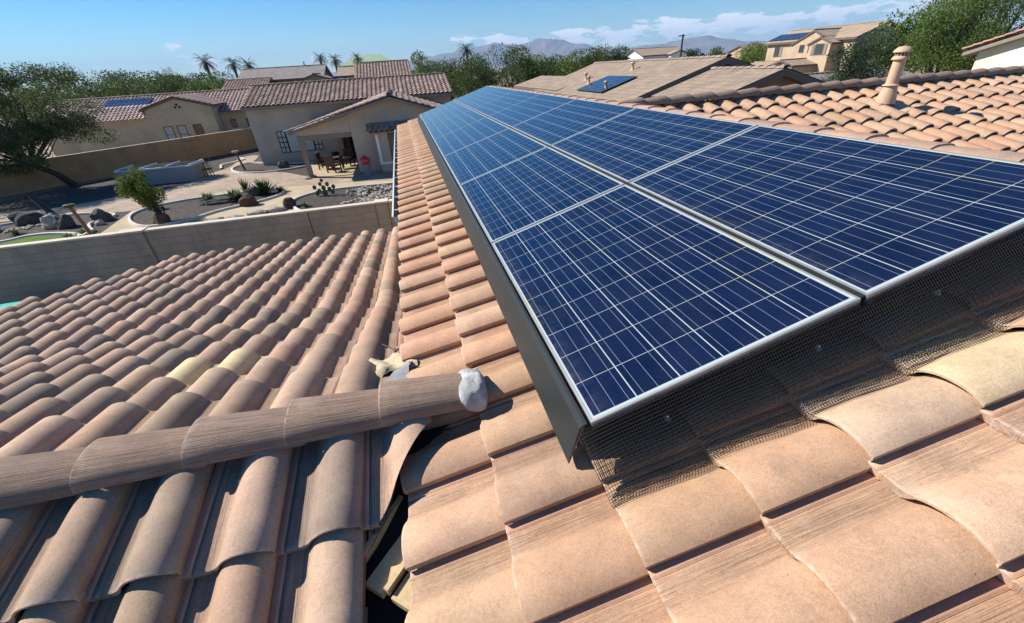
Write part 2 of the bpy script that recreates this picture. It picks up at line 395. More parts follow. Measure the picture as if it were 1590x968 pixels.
def poly_sheet(pts, z, sm=True, thick=None):
    """flat sheet from an outline, smoothed by Catmull-Rom"""
    P = [Vector((p[0], p[1], 0)) for p in pts]
    if sm: P = catmull(P)
    mb = MB(); n = len(P)
    mb.add([(p.x, p.y, z) for p in P], [tuple(range(n))])
    return mb, P
def catmull(P, seg=5, closed=True):
    out = []; n = len(P)
    for i in range(n if closed else n-1):
        a, b, c, d = (P[(i-1) % n], P[i], P[(i+1) % n], P[(i+2) % n]) if closed else (P[max(i-1, 0)], P[i], P[i+1], P[min(i+2, n-1)])
        for k in range(seg):
            t = k/seg
            out.append(.5*((2*b)+(c-a)*t+(2*a-5*b+4*c-d)*t*t+(3*b-a-3*c+d)*t**3))
    if not closed: out.append(P[-1])
    return out

# ------------------------------------------------------------------ roof tiles
PROF = [(-.014, .001), (0, .002), (.007, .0025), (.0155, .002), (.017, -.004), (.0205, -.003), (.025, .001), (.035, .000), (.05, .001), (.065, .000), (.078, .002), (.088, .005), (.098, .010),
        (.110, .020), (.124, .032), (.142, .0430), (.162, .0510), (.184, .0555), (.208, .0565), (.230, .0540), (.248, .0485), (.262, .0415), (.273, .034), (.279, .029)]
PROF_LO = [(-.01, .001), (0, .002), (.083, .003), (.117, .026), (.152, .048), (.195, .057), (.235, .052), (.265, .038), (.280, .027)]
PAL_A = [(.50, .31, .195), (.48, .29, .18), (.52, .33, .21), (.49, .28, .172), (.46, .295, .19), (.49, .30, .182)]
PAL_C = [(.43, .285, .195), (.39, .265, .18), (.46, .305, .205), (.31, .23, .165), (.44, .275, .185), (.49, .33, .225), (.37, .255, .175)]
PAL_F = [(.42, .28, .22), (.36, .24, .19), (.50, .36, .29), (.32, .20, .16), (.46, .31, .25)]
def tile_field(name, parent, O, S, T, cols, rows, w=.283, e=.3455, hi=True, pal=PAL_A, keep=None, over=None, mat='tile', lift=.038, bend=None, seed=1, jit=1.0, ext=None, hs=1.0):
    O = np.array(O, float); S = np.array(S, float); T = np.array(T, float); N = np.cross(S, T)
    rg = np.random.default_rng(seed)
    pr = np.array(PROF if hi else PROF_LO); ws = w/.283; s = pr[:, 0]*ws; h = pr[:, 1]
    h = h*hs; n = len(s); pan = np.clip((.11-s)/.03, 0, 1)
    if hi:   # rows: (t, dh, thickness flag, lift flag); strips separated for crisp edges
        strips = [[(.12, 0, 1), (0, 0, 1)], [(0, 0, 1), (0, -.003, 0)], [(0, -.003, 0), (.005, 0, 0), (.12, .0006, 0), (.24, .0004, 0), (e+.03, 0, 0)]]
    else:
        strips = [[(.0, 0, 1), (0, 0, 0)], [(0, 0, 0), (e+.02, 0, 0)]]
    if not hi: strips[0].insert(0, (.10, 0, 1))
    V = []; F = []; C = []; U = []; base = 0
    for i in cols:
        for j in rows:
            if keep is not None and not keep(i, j): continue
            tint = None
            if over is not None: tint = over(i, j)
            if tint is None:
                c = np.array(pal[rg.integers(len(pal))]); k = rg.uniform(.92, 1.08); tint = np.clip(c*k+rg.uniform(-.006, .006, 3), 0, 1)
            rv = rg.random(); dz = rg.normal(0, .0013)*jit; ds = rg.normal(0, .0018)*jit; dt = rg.normal(0, .003)*jit; tw = rg.normal(0, .006)*jit; rl = rg.normal(0, .008)*jit
            OO, TT, NN, jj = O, T, N, j
            if bend is not None: OO, TT, NN, jj = bend(j)
            ex = ext(i, j) if ext is not None else 0
            for st in strips:
                m = len(st)
                for (t, dh, th) in st:
                    if ex and t > e: t = e+ex
                    thk = (.013+.022*pan) if th else 0
                    H = h+dh-thk+lift*(1-t/e)+dz+rl*(s-w/2)
                    p = OO[None, :]+S[None, :]*((i*w+s+ds)+tw*t)[:, None]+TT[None, :]*(jj*e+t+dt+tw*(s-w/2))[:, None]+NN[None, :]*H[:, None]
                    V.append(p); U.append(np.stack([pr[:, 0], np.full(n, max(t, 0))], 1))
                for r in range(m-1):
                    a = base+r*n; idx = np.arange(n-1)
                    q = np.stack([a+idx, a+idx+1, a+n+idx+1, a+n+idx], 1)
                    F.append(q)
                base += m*n
            # steep lap edge
            if hi:
                for (t) in (0, e+(ex or .03)):
                    for hh in (h[-1], .001):
                        p = OO+S*(i*w+s[-1]+ds+tw*t+(-.005 if hh < .005 else 0))+TT*(jj*e+t+dt)+NN*(hh+lift*(1-t/e)+dz)
                        V.append(p[None, :]); U.append(np.array([[.2, t]]))
                F.append(np.array([[base, base+1, base+3, base+2]])); base += 4
            cnt = sum(len(x) for x in V)
            C.append((cnt, tint, rv))
    V = np.concatenate(V); U = np.concatenate(U); F = np.concatenate(F)
    tc = np.empty((len(V), 4), np.float32); k0 = 0
    for cnt, tint, rv in C: tc[k0:cnt, :3] = tint; tc[k0:cnt, 3] = rv; k0 = cnt
    me = bpy.data.meshes.new(name); me.vertices.add(len(V)); me.vertices.foreach_set('co', V.astype(np.float32).ravel())
    me.loops.add(F.size); me.loops.foreach_set('vertex_index', F.astype(np.int32).ravel())
    me.polygons.add(len(F)); me.polygons.foreach_set('loop_start', np.arange(0, F.size, 4, dtype=np.int32)); me.polygons.foreach_set('loop_total', np.full(len(F), 4, np.int32))
    me.materials.append(M[mat]); me.update(calc_edges=True)
    a = me.attributes.new('tint', 'FLOAT_COLOR', 'POINT'); a.data.foreach_set('color', tc.ravel())
    ul = me.uv_layers.new(name='UVMap'); ul.data.foreach_set('uv', U[F.ravel()].astype(np.float32).ravel())
    me.polygons.foreach_set('use_smooth', np.ones(len(F), bool)); me.validate(); me.update()
    o = bpy.data.objects.new(name, me); COL.objects.link(o)
    if parent is not None: o.parent = parent; o.location = -Vector(parent.location)
    return o

def cap_mesh(p0, p1, upv, width=.24, height=.085, tap=.87, n=15, thk=.014, seed=0, tint=None):
    """one half-round ridge tile from its wide exposed end p0 to its narrow end p1; returns verts, faces, uvs, tints"""
    p0 = Vector(p0); p1 = Vector(p1); d = (p1-p0); L = d.length; d.normalize(); upv = Vector(upv); upv = (upv-d*upv.dot(d)).normalized(); sd = d.cross(upv)
    rows = [(.06, 1, -thk), (0, 1, -thk), (0, 1, -.001), (.004, 1, 0), (L*.33, 1-(1-tap)*.33, 0), (L*.66, 1-(1-tap)*.66, 0), (L, tap, 0)]
    vs = []; uv = []; fs = []
    rows = [rows[0], rows[1], rows[1], rows[2], rows[2]]+rows[3:]
    for (t, k, off) in rows:
        for i in range(n):
            a = math.pi*i/(n-1); c, s_ = math.cos(a), math.sin(a)
            x = math.copysign(abs(c)**.8, c)*(width/2*k+off); y = s_**.85*(height*k+off)
            vs.append(p0+d*t+sd*x+upv*y); uv.append((i/(n-1)*width*1.3+.1*(seed % 7), t))
    for r in range(len(rows)-1):
        if r in (1, 3): continue
        for i in range(n-1): fs.append((r*n+i, r*n+i+1, (r+1)*n+i+1, (r+1)*n+i))
    return vs, fs, uv
def ridge_caps(parent, p0, p1, upv, step=.352, width=.24, height=.085, pal=PAL_C, name='ridge_cap', tilt=.026, seed=3, single=False, mat='cap'):
    """caps laid from p0 towards p1; each a part of its own unless single"""
    p0 = Vector(p0); p1 = Vector(p1); d = p1-p0; n = max(1, int(round(d.length/step))); d.normalize(); rg = random.Random(seed); upv = Vector(upv)
    big = MB(); bu = []
    for k in range(n):
        a = p0+d*(k*step)+upv*tilt+Vector([rg.uniform(-.003, .003) for _ in range(3)]); b = p0+d*(k*step+step+.06)
        vs, fs, uv = cap_mesh(a, b, upv, width, height, seed=rg.randrange(100))
        c = rg.choice(pal); q = rg.uniform(.9, 1.1); tint = (c[0]*q, c[1]*q, c[2]*q, rg.random())
        if single: big.add(vs, fs, 0, tint); bu += uv
        else:
            mb = MB(); mb.add(vs, fs, 0, tint); mb.build(name, mat, parent, smooth=True, uvs=uv)
    if single: return big.build(name, mat, parent, smooth=True, uvs=bu)

PR = 0.29042278753185646; CP, SP, TP = math.cos(PR), math.sin(PR), math.tan(PR)
def PA(u, v, n): return Vector((v*CP-n*SP, u, v*SP+n*CP))   # u along the eave, v up the main slope, n off the panel glass
G = -4.0

#@@PART2
# ------------------------------------------------------------------ our own house
def clip(o, co, no, sel=None):
    """cut away the side the normal points to (world coordinates)"""
    off = Vector(o.location)+(Vector(o.parent.location) if o.parent else Vector())
    bm = bmesh.new(); bm.from_mesh(o.data)
    if sel: fs = [f for f in bm.faces if sel(f.calc_center_median()+off)]
    else: fs = bm.faces[:]
    es = set(e for f in fs for e in f.edges); vs = set(v for f in fs for v in f.verts)
    bmesh.ops.bisect_plane(bm, geom=list(vs)+list(es)+fs, plane_co=Vector(co)-off, plane_no=no, clear_outer=True, clear_inner=False, dist=1e-6)
    bm.to_mesh(o.data); bm.free()
house = empty('house', (3, 3, G), 'house we stand on, salmon tiled roof slopes meeting around the solar array', 'house')
UE = 12.925; NA = -.224; VR = 2.31; EA = .3465
OA = PA(UE, -.738, NA); XR = VR*CP-NA*SP; ZR = VR*SP+NA*CP
TAN = (.58, .43, .26)
def overA(i, j):
    u = UE-(i+.5)*.283
    if j == 5 and -.42 < u < -.10: return TAN
    if j == 4 and -.42 < u < -.10: return (.52, .36, .24)
    return None
main = tile_field('main_roof_slope', house, OA, (0, -1, 0), (CP, 0, SP), range(0, 54), range(0, 9), e=EA, pal=PAL_A, over=overA, seed=5)
clip(main, (XR, 0, 0), (1, 0, 0))
back = tile_field('rear_roof_slope', house, (XR+9*.3455*CP, -2.2, ZR-9*.3455*SP), (0, 1, 0), (-CP, 0, SP), range(0, 53), range(0, 9), pal=PAL_A, seed=6, hi=False)
ridge_caps(house, (XR, -2.4, ZR+.042), (XR, 12.9, ZR+.042), (0, 0, 1), pal=[(.45, .28, .19), (.41, .25, .17), (.38, .25, .18)], seed=9, width=.21, height=.050, tilt=.008, mat='tile')
# right wing, ridge at right angles
YB = 4.62; ZB = .42-(4.67-YB)*TP
Yf = 4.25-.331*14
wing = tile_field('wing_roof_slope', house, (5.44-.29*14, Yf, .42-(4.67-Yf)*TP), (1, 0, 0), (0, CP, SP), range(0, 44), range(0, 16), w=.29, pal=PAL_A, seed=8, hs=1.15)
clip(wing, (0, YB, 0), (0, 1, 0)); clip(wing, (2.25, 0, 0), (-1, 0, 0))
wing2 = tile_field('wing_far_slope', house, (14.2, YB+12*.3455*CP, ZB-12*.3455*SP), (-1, 0, 0), (0, -CP, SP), range(0, 42), range(0, 12), w=.29, pal=PAL_A, seed=11, hi=False)
ridge_caps(house, (13.6, YB, ZB+.045), (2.45, YB, ZB+.045), (0, 0, 1), pal=[(.33, .22, .165), (.36, .25, .185), (.30, .21, .16)], seed=12)
# lower front block: ridge in the foreground
YC = .53; ZC = -.29
C2O = Vector((-.805-.2865*8, .11-.331*5, 0)); C2O.z = ZC-(YC-C2O.y)*TP
porch = tile_field('porch_roof_slope', house, C2O, (1, 0, 0), (0, CP, SP), range(-3, 9), range(0, 6), w=.2865, pal=PAL_C, seed=14, hs=1.5, ext=lambda i, j: .13 if j == 5 else 0)
clip(porch, (0, YC, 0), (0, 1, 0))
dn = Vector((.37, -.255, 0)).normalized()
clip(porch, (-.55, .40, 0), dn, sel=lambda c: c.x > -.797)
# far slope of that block: steeper by the ridge, easing off towards the eave
YK = 2.88; ZK = ZC-(YK-YC)*TP; A2 = R(8.7)
nK = 7
def bendC(j):
    # j counts courses from the ridge down (j = -1, -2 ...); courses past the break follow the flatter plane
    y1 = 1.03-.20+.0; k = -j
    Yfront = 1.06+.331*(k-1)
    if Yfront <= YK+.05:
        P = Vector((-.985+.285*5, Yfront, ZC-(Yfront-YC)*TP)); T = Vector((0, -CP, SP)); Nn = Vector((0, SP, CP))
    else:
        q = (Yfront-YK)/.331*.3455
        P = Vector((-.985+.285*5, YK+q*math.cos(A2), ZK-q*math.sin(A2))); T = Vector((0, -math.cos(A2), math.sin(A2))); Nn = Vector((0, math.sin(A2), math.cos(A2)))
    return np.array(P), np.array(T), np.array(Nn), 0
def keepC(i, j):
    x = -.985+.285*5-(i+.5)*.285; k = -j; Yf_ = 1.06+.331*(k-1)
    if x > -.62: return False
    lim = 7.0 if x > -4.35 else 7.0-1.57*(-4.35-x)
    return Yf_ < lim
def overC(i, j):
    x = -.985+.285*5-(i+.5)*.285; k = -j
    if k == 3 and (abs(x+1.73) < .14 or abs(x+2.0) < .14): return (.70, .53, .30)
    return None
patio = tile_field('patio_roof_slope', house, (0, 0, 0), (-1, 0, 0), (0, -CP, SP), range(0, 34), range(-19, 0), w=.285, pal=PAL_C, keep=keepC, over=overC, bend=bendC, seed=21, hs=1.42, ext=lambda i, j: .17 if j == -1 else 0)
clip(patio, (0, YC, 0), (0, -1, 0))
ridge_caps(house, (-5.0, YC-.01, -.248), (-.37, YC+.012, -.248), (0, 0, 1), pal=[(.36, .24, .17), (.39, .265, .19), (.33, .225, .165)], seed=16, step=.356, width=.235, height=.085)
# mortar plug closing the ridge
mb = MB(); 
bm = bmesh.new(); bmesh.ops.create_icosphere(bm, subdivisions=4, radius=1)
for v in bm.verts:
    p = v.co.copy(); q = Vector((math.copysign(abs(p.x)**.75, p.x)*.068, math.copysign(abs(p.y)**.8, p.y)*.108, math.copysign(abs(p.z)**.8, p.z)*.068))
    from mathutils import noise as mn
    k = 1+.17*mn.noise(p*1.5)+.06*mn.noise(p*4)+.03*mn.noise(p*12)
    v.co = q*k+Vector((-.330, YC-.005, -.222))
me = bpy.data.meshes.new('mortar_plug'); bm.to_mesh(me); bm.free(); me.materials.append(M['mortar'])
me.polygons.foreach_set('use_smooth', [True]*len(me.polygons))
o = bpy.data.objects.new('mortar_plug', me); COL.objects.link(o); o.parent = house; o.location = -Vector(house.location)
o['label'] = 'grey mortar lump closing the end of the ridge'
# felt under the tiles
def sheet(name, pts, mat, parent, mbk=None):
    mb = MB(); mb.add(pts, [tuple(range(len(pts)))]); return mb.build(name, mat, parent)
fz = NA-.035
mb = MB()
mb.add([PA(-2.4, -.70, fz), PA(-2.4, VR, fz), PA(12.9, VR, fz), PA(12.9, -.70, fz)], [(0, 3, 2, 1)])
mb.add([(XR, -2.4, ZR-.04), (XR+3.1, -2.4, ZR-.04-3.1*TP), (XR+3.1, 12.9, ZR-.04-3.1*TP), (XR, 12.9, ZR-.04)], [(0, 1, 2, 3)])
mb.add([(-7, YC, ZC-.045), (-7, -2.4, ZC-.045-2.93*TP), (-.4, -2.4, ZC-.045-2.93*TP), (-.4, YC, ZC-.045)], [(0, 1, 2, 3)])
mb.add([(-4.4, YC, ZC-.045), (-.5, YC, ZC-.045), (-.5, YK, ZK-.045), (-5.4, YK, ZK-.045)], [(0, 1, 2, 3)])
mb.add([(-5.4, YK, ZK-.05), (-.5, YK, ZK-.05), (-.5, 6.9, ZK-.05-4.02*math.tan(A2)), (-4.4, 6.9, ZK-.05-4.02*math.tan(A2))], [(0, 1, 2, 3)])
mb.add([(2.2, YB, ZB-.045), (2.2, -2, ZB-.045-6.62*TP), (14, -2, ZB-.045-6.62*TP), (14, YB, ZB-.045)], [(0, 1, 2, 3)])
mb.add([(2.2, YB, ZB-.05), (14, YB, ZB-.05), (14, YB+4, ZB-.05-4*TP), (2.2, YB+4, ZB-.05-4*TP)], [(0, 1, 2, 3)])
mb.build('roofing_felt', 'felt', house)
# walls, fascia, gutter
mb = MB()
mb.box((-.30, -2.2, G), (5.3, 12.4, -.62)); mb.box((2.0, -1.9, G), (13.6, 8.0, -.85)); mb.box((-4.0, -2.2, G), (-.35, 3.4, -1.25))
mb.build('wall', 'stucco_own', house)
mb = MB(); xe = PA(0, -.70, fz).x; ze = PA(0, -.70, fz).z
mb.box((xe-.02, YC+2.7, ze-.20), (xe+.02, 12.9, ze-.004)); mb.box((xe-.02, -2.2, ze-.34), (xe+.02, .20, ze-.004))
mb.box((-5.0, 6.86, -1.86), (-.55, 6.90, -1.66))
mb.build('fascia', 'trim2', house)
mb = MB(); g0 = 4.05; g1 = 12.85; gx = xe-.025; gz = ze-.012
prof = [(0, 0), (0, -.11), (-.09, -.11), (-.125, -.05), (-.125, 0)]
vs = []; fs = []
for y in (g0, g1):
    vs += [(gx+p, y, gz+q) for p, q in prof]
fs = [(i, i+1, i+6, i+5) for i in range(4)]
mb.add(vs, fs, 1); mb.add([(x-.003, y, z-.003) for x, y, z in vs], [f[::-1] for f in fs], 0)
mb.box((gx-.140, g0, gz-.006), (gx-.120, g1, gz+.004), 0)
for y in (g0, g1): mb.add([(gx+p, y, gz+q) for p, q in prof], [(0, 1, 2, 3, 4)], 0)
k = g0+.3
while k < g1: mb.box((gx-.125, k, gz-.012), (gx, k+.022, gz-.002), 0); k += .62
mb.build('gutter', ['gutter', 'gutter_in'], house)
mb = MB()
mb.box((-3.9, 6.3, G), (-3.7, 6.5, -1.75)); mb.build('patio_post', 'trim2', house)

# things in the valley beside the ridge end
mb = MB()
def slat(a, b, w, t, mi=0):
    a = Vector(a); b = Vector(b); d = (b-a).normalized(); s_ = d.cross(Vector((0, 0, 1))).normalized()*w; n_ = Vector((0, 0, t))
    vs = [a, a+s_, b+s_, b]; vs = vs+[v+n_ for v in vs]
    mb.add(vs, [(0, 3, 2, 1), (4, 5, 6, 7), (0, 1, 5, 4), (1, 2, 6, 5), (2, 3, 7, 6), (3, 0, 4, 7)], mi)
slat((-.845, .015, -.468), (-.690, .235, -.468), .018, .05)
slat((-.810, -.045, -.482), (-.640, .150, -.482), .075, .03)
slat((-.745, -.085, -.470), (-.600, .080, -.470), .018, .035)
slat((-.725, -.110, -.486), (-.580, .055, -.486), .075, .028)
mb.build('valley_batten', 'wood', house)['label'] = 'pale new wood battens showing in the open valley'
rg = random.Random(4)
mb = MB(); nx, ny = 12, 9; vs = []
for i in range(nx):
    for j in range(ny):
        x = -.90+.32*i/(nx-1); y = .93+.24*j/(ny-1)+.05*i/(nx-1)
        vs.append((x+rg.uniform(-.006, .006), y+rg.uniform(-.006, .006), ZC-(y-YC)*TP+.062+.020*math.sin(i*1.3+j*.7)+rg.uniform(-.007, .007)-(.028 if i < 1 or j < 1 else 0)))
fs = [(i*ny+j, (i+1)*ny+j, (i+1)*ny+j+1, i*ny+j+1) for i in range(nx-1) for j in range(ny-1) if not (i < 3 and j < 3) and not (i > 8 and j > 6)]
mb.add(vs, fs); mb.build('foam_closure', 'foam', house, smooth=True)['label'] = 'torn yellowish foam closure stuck in the valley'
mb = MB()
P0 = Vector((-.70, .60, -.275)); 
mb.add([(-.78, .62, -.285), (-.62, .60, -.268), (-.62, .80, -.325), (-.75, .83, -.335), (-.70, .93, -.345), (-.62, .95, -.34), (-.60, 1.02, -.36), (-.64, 1.02, -.385)], [(0, 1, 2, 3), (3, 2, 5, 4), (4, 5, 6, 7)])
mb.build('valley_flashing', 'galv', house)
mb = MB(); mb.tube([(-.745, 1.08, -.262), (-.665, .96, -.240)], .0035, 6); mb.tube([(-.675, .955, -.242), (-.655, .975, -.240)], .006, 6)
mb.build('loose_nail', 'rust', house)
# ------------------------------------------------------------------ solar panels on the main slope
PLEN, PWID = 1.650, .990
def panel_proto(name, label, dark=False):
    """local frame: x = long side, y = short side (up the slope), z = off the glass"""
    e = bpy.data.objects.new(name, None); COL.objects.link(e); e.empty_display_size = .2
    tag(e, label, 'solar panel', 'solar panels')
    fr = MB(); w, h, lip = .0085, .034, .0018
    fm = 1 if dark else 0
    for lo, hi_ in (((0, 0, -h), (PLEN, w, lip)), ((0, PWID-w, -h), (PLEN, PWID, lip)), ((0, w, -h), (w, PWID-w, lip)), ((PLEN-w, w, -h), (PLEN, PWID-w, lip))): fr.box(lo, hi_)
    f = fr.build('frame', 'black' if dark else 'alu', e); f.location = (0, 0, 0)
    gl = MB(); gl.add([(w, w, 0), (PLEN-w, w, 0), (PLEN-w, PWID-w, 0), (w, PWID-w, 0)], [(0, 1, 2, 3)])
    g = gl.build('glass', 'cells', e, uvs=[(w, w), (PLEN-w, w), (PLEN-w, PWID-w), (w, PWID-w)]); g.location = (0, 0, 0)
    b = MB(); b.add([(w, w, -.006), (PLEN-w, w, -.006), (PLEN-w, PWID-w, -.006), (w, PWID-w, -.006)], [(3, 2, 1, 0)]); bb = b.build('back_sheet', 'backsheet', e); bb.location = (0, 0, 0)
    return e
def place_panel(e, origin, X, Y):
    X = Vector(X).normalized(); Y = Vector(Y).normalized(); Z = X.cross(Y)
    e.matrix_world = Matrix(((X.x, Y.x, Z.x, origin[0]), (X.y, Y.y, Z.y, origin[1]), (X.z, Y.z, Z.z, origin[2]), (0, 0, 0, 1)))
ORD = ['first', 'second', 'third', 'fourth', 'fifth', 'sixth', 'seventh']
proto = panel_proto('solar_panel', 'x')
first = True
for r in range(2):
    for k in range(7):
        e = proto if first else copy_tree(proto); first = False
        # x runs towards the camera (-Y) so that x cross y is the outward normal
        org = PA(k*1.662+PLEN, r*1.015, 0)
        place_panel(e, org, (0, -1, 0), (CP, 0, SP))
        row = 'lower row beside the dark skirt' if r == 0 else 'upper row beside the ridge'
        e['label'] = ('silver-framed solar panel, nearest the camera in the ' + row) if k == 0 else ('silver-framed solar panel, %s from near in the %s' % (ORD[k], row) if k < 6 else 'silver-framed solar panel at the far end of the ' + row)
        e['group'] = 'solar panels of the big array'
def rail_box(mb, u0, u1, v0, v1, n0, n1, mi=0):
    c = [PA(u, v, n) for n in (n0, n1) for v in (v0, v1) for u in (u0, u1)]
    mb.add(c, [(0, 1, 3, 2), (4, 6, 7, 5), (0, 4, 5, 1), (2, 3, 7, 6), (0, 2, 6, 4), (1, 5, 7, 3)], mi)
rk = empty('panel_racking', PA(0, 1, -.1), 'dark aluminium racking and added black fills in the gaps between the solar panels', 'panel racking')
for v in (.26, .76, 1.27, 1.78):
    mb = MB(); rail_box(mb, .04, 11.6, v-.018, v+.018, -.09, -.046); mb.build('rail', 'black', rk)
mb = MB(); rail_box(mb, .006, 11.63, .9905, 1.0145, -.040, -.0015); mb.build('row_shade_fill', 'felt', rk)  # black fill standing in for the shade in the gap between the rows
for k in range(1, 7):
    mb = MB(); rail_box(mb, k*1.662-.0118, k*1.662-.0002, .004, 2.0, -.034, -.0015); mb.build('gap_shade_fill', 'felt', rk)  # same painted dark for the gaps between neighbouring panels
    for v in (.26, .76, 1.27, 1.78):
        mb = MB(); rail_box(mb, k*1.662-.0115, k*1.662-.0005, v-.02, v+.02, -.0099, -.004); mb.build('clamp', 'black', rk)
# skirt
sk = empty('panel_skirt', PA(5, -.06, -.06), 'dark grey folded metal skirt along the lower edge of the solar array', 'panel skirt')
secs = [(-.012, .0), (-.0125, -.004), (-.022, -.0045), (-.040, -.020), (-.118, -.124), (-.120, -.130), (-.112, -.132)]
for k in range(7):
    mb = MB(); u0 = k*1.662+.001 if k else .004; u1 = (k+1)*1.662-.001
    a = [PA(u0+(.0 if k else (.0, .0, .004, .010, -.012, -.012, .0)[q]), v, n) for q, (v, n) in enumerate(secs)]; b = [PA(u1, v, n) for v, n in secs]
    m = len(secs); mb.add(a+b, [(i, i+1, i+m+1, i+m) for i in range(m-1)])
    if k == 0: mb.add([PA(.004, -.022, -.0045), PA(-.012, -.118, -.124), PA(.05, -.06, -.10), PA(.05, -.012, -.03)], [(0, 1, 2, 3)])
    o = mb.build('skirt_section', 'skirt', sk)
    md = o.modifiers.new('thick', 'SOLIDIFY'); md.thickness = .0015; md.offset = -1

# wire mesh closing the near end of the array, draped over the tiles
PU, PH = np.array(PROF)[:, 0], np.array(PROF)[:, 1]
def tile_n(u, v):
    s = (UE-u) % .283; t = (v+.738) % EA
    return NA+float(np.interp(s, PU, PH))+.036*(1-t/EA)
def drape(u, v, clr=.006):
    # crude lower envelope: the wire spans the troughs
    return max(tile_n(u+d, v+dv)-abs(d)*.6 for d in (-.03, -.015, 0, .015, .03) for dv in (-.012, 0, .012))+clr
wg = empty('wire_mesh', PA(-.05, 1, -.1), 'black wire mesh closing the near end of the solar array over the tiles', 'wire mesh')
mb = MB(); pv = .0095; nv = int(2.12/pv); nb = 25; vs = []
for i in range(nv+1):
    v = -.052+i*pv
    edge = -.184+.010*math.sin(v*5)+.006*math.sin(v*17+1)
    for j in range(nb):
        b = j/(nb-1); u = -.003+(edge+.003)*b
        n0 = float(np.interp(u, (-.215, -.140, -.070, -.003), (-.206, -.172, -.092, -.012)))+.0025*math.sin(v*11+b*2)
        n = max(n0, drape(u, v, .005))
        vs.append(PA(u, v, n))
fs = [(i*nb+j, i*nb+j+1, (i+1)*nb+j+1, (i+1)*nb+j) for i in range(nv) for j in range(nb-1)]
mb.add(vs, fs); o = mb.build('mesh', 'wire', wg)
md = o.modifiers.new('wires', 'WIREFRAME'); md.thickness = .0023; md.use_even_offset = False
for v in (.235, .79, 1.24, 1.75):
    mb = MB(); c = PA(-.045, v, -.076); nn = Vector((-SP*.8, -.55, CP)).normalized()
    mb.tube([c, c+nn*.0015], .0125, 16); mb.tube([c, c+nn*.007], .0045, 8); mb.tube([c-nn*.02, c+nn*.012], .0018, 6)
    mb.build('screw', 'galv', wg)

# added wire layer and black strip that darken the shade behind the wires
mb = MB(); vs = []; nb2 = 10; nv2 = int(2.12/.0065)
for i in range(nv2+1):
    v = -.05+i*.0065
    for j in range(nb2):
        b = j/(nb2-1); u = -.001-.105*b; n0 = float(np.interp(u, (-.140, -.070, -.001), (-.172, -.095, -.018)))-.006
        vs.append(PA(u, v, max(n0, tile_n(u, v)+.002)))
mb.add(vs, [(i*nb2+j, i*nb2+j+1, (i+1)*nb2+j+1, (i+1)*nb2+j) for i in range(nv2) for j in range(nb2-1)])
o = mb.build('shade_mesh', 'wire', wg); md = o.modifiers.new('wires', 'WIREFRAME'); md.thickness = .0030; md.use_even_offset = False
mb = MB(); rail_box(mb, .006, .012, -.01, 2.0, -.128, -.0345); mb.build('shade_strip', 'black', wg)

# panels on the far side of the wing: only their raised edge shows above the ridge
dp = None
for k in range(5):
    if dp is None: dp = panel_proto('solar_panel', 'x', dark=True); e = dp
    else: e = copy_tree(dp)
    place_panel(e, (4.55+PLEN*(k+1)+.012*k+0, YB+.22+.99*CP, ZB+.150-(.22+.99*CP)*TP), (-1, 0, 0), (0, -CP, SP))
    e['group'] = 'black solar panels beyond the wing ridge'
    e['label'] = 'black-framed solar panel edge behind the capped ridge, ' + ['leftmost of the five', 'second from the left', 'middle one of five behind the vent pipe', 'fourth from the left', 'rightmost at the frame edge'][k]
for o in bpy.data.objects:
    if o.parent is dp: pass
# vent pipe
vp = empty('vent_pipe', (6.02, 3.95, .34), 'tan painted roof vent pipe with a domed slotted cap', 'vent pipe')
mb = MB(); c0 = (6.02, 3.95, .34)
mb.lathe([(0.0672, .0), (0.0672, .50)], c0, 28); mb.build('pipe', 'pipe', vp, smooth=True)
mb = MB(); mb.lathe([(0.1140, -.06), (0.1050, .02), (0.0870, .10), (0.0750, .155), (0.0678, .17)], c0, 28); mb.build('base_cone', 'pipe', vp, smooth=True)
mb = MB(); mb.lathe([(0.0678, .185), (0.0990, .165), (0.1008, .160), (0.0720, .168)], c0, 28); mb.build('storm_collar', 'pipe', vp, smooth=True)
cap = MB(); cap.lathe([(0.0672, .475), (0.0900, .460), (0.0960, .465), (0.0900, .490), (0.0750, .505)], c0, 28); cap.lathe([(0.0780, .555), (0.0990, .545), (0.1008, .552), (0.0930, .575), (0.0600, .608), (0.0006, .620)], c0, 28)
capo = cap.build('cap', 'pipe', vp, smooth=True)
mb = MB(); mb.lathe([(0.0708, .500), (0.0708, .560)], c0, 28)
for q in range(12):
    a = q*math.pi/6; x, y = c0[0]+.073*math.cos(a), c0[1]+.073*math.sin(a); mb.add([(x-.008*math.sin(a), y+.008*math.cos(a), c0[2]+.495), (x+.008*math.sin(a), y-.008*math.cos(a), c0[2]+.495), (x+.008*math.sin(a), y-.008*math.cos(a), c0[2]+.56), (x-.008*math.sin(a), y+.008*math.cos(a), c0[2]+.56)], [(0, 1, 2, 3)], 1)
mb.build('vent_slots', ['pipe_dark', 'pipe'], vp)
mb = MB(); vs = []; nx = 15
for i in range(nx):
    for j in range(9):
        x = 5.78+.56*i/(nx-1); y = 3.70+.44*j/8; s = (x-(5.44-.29*14)) % .29
        vs.append((x, y, ZB-(YB-y)*TP+float(np.interp(s*.283/.29, PU, PH))*.8+.045))
mb.add(vs, [(i*9+j, (i+1)*9+j, (i+1)*9+j+1, i*9+j+1) for i in range(nx-1) for j in range(8)]); mb.build('base_flashing', 'pipe', vp, smooth=True)

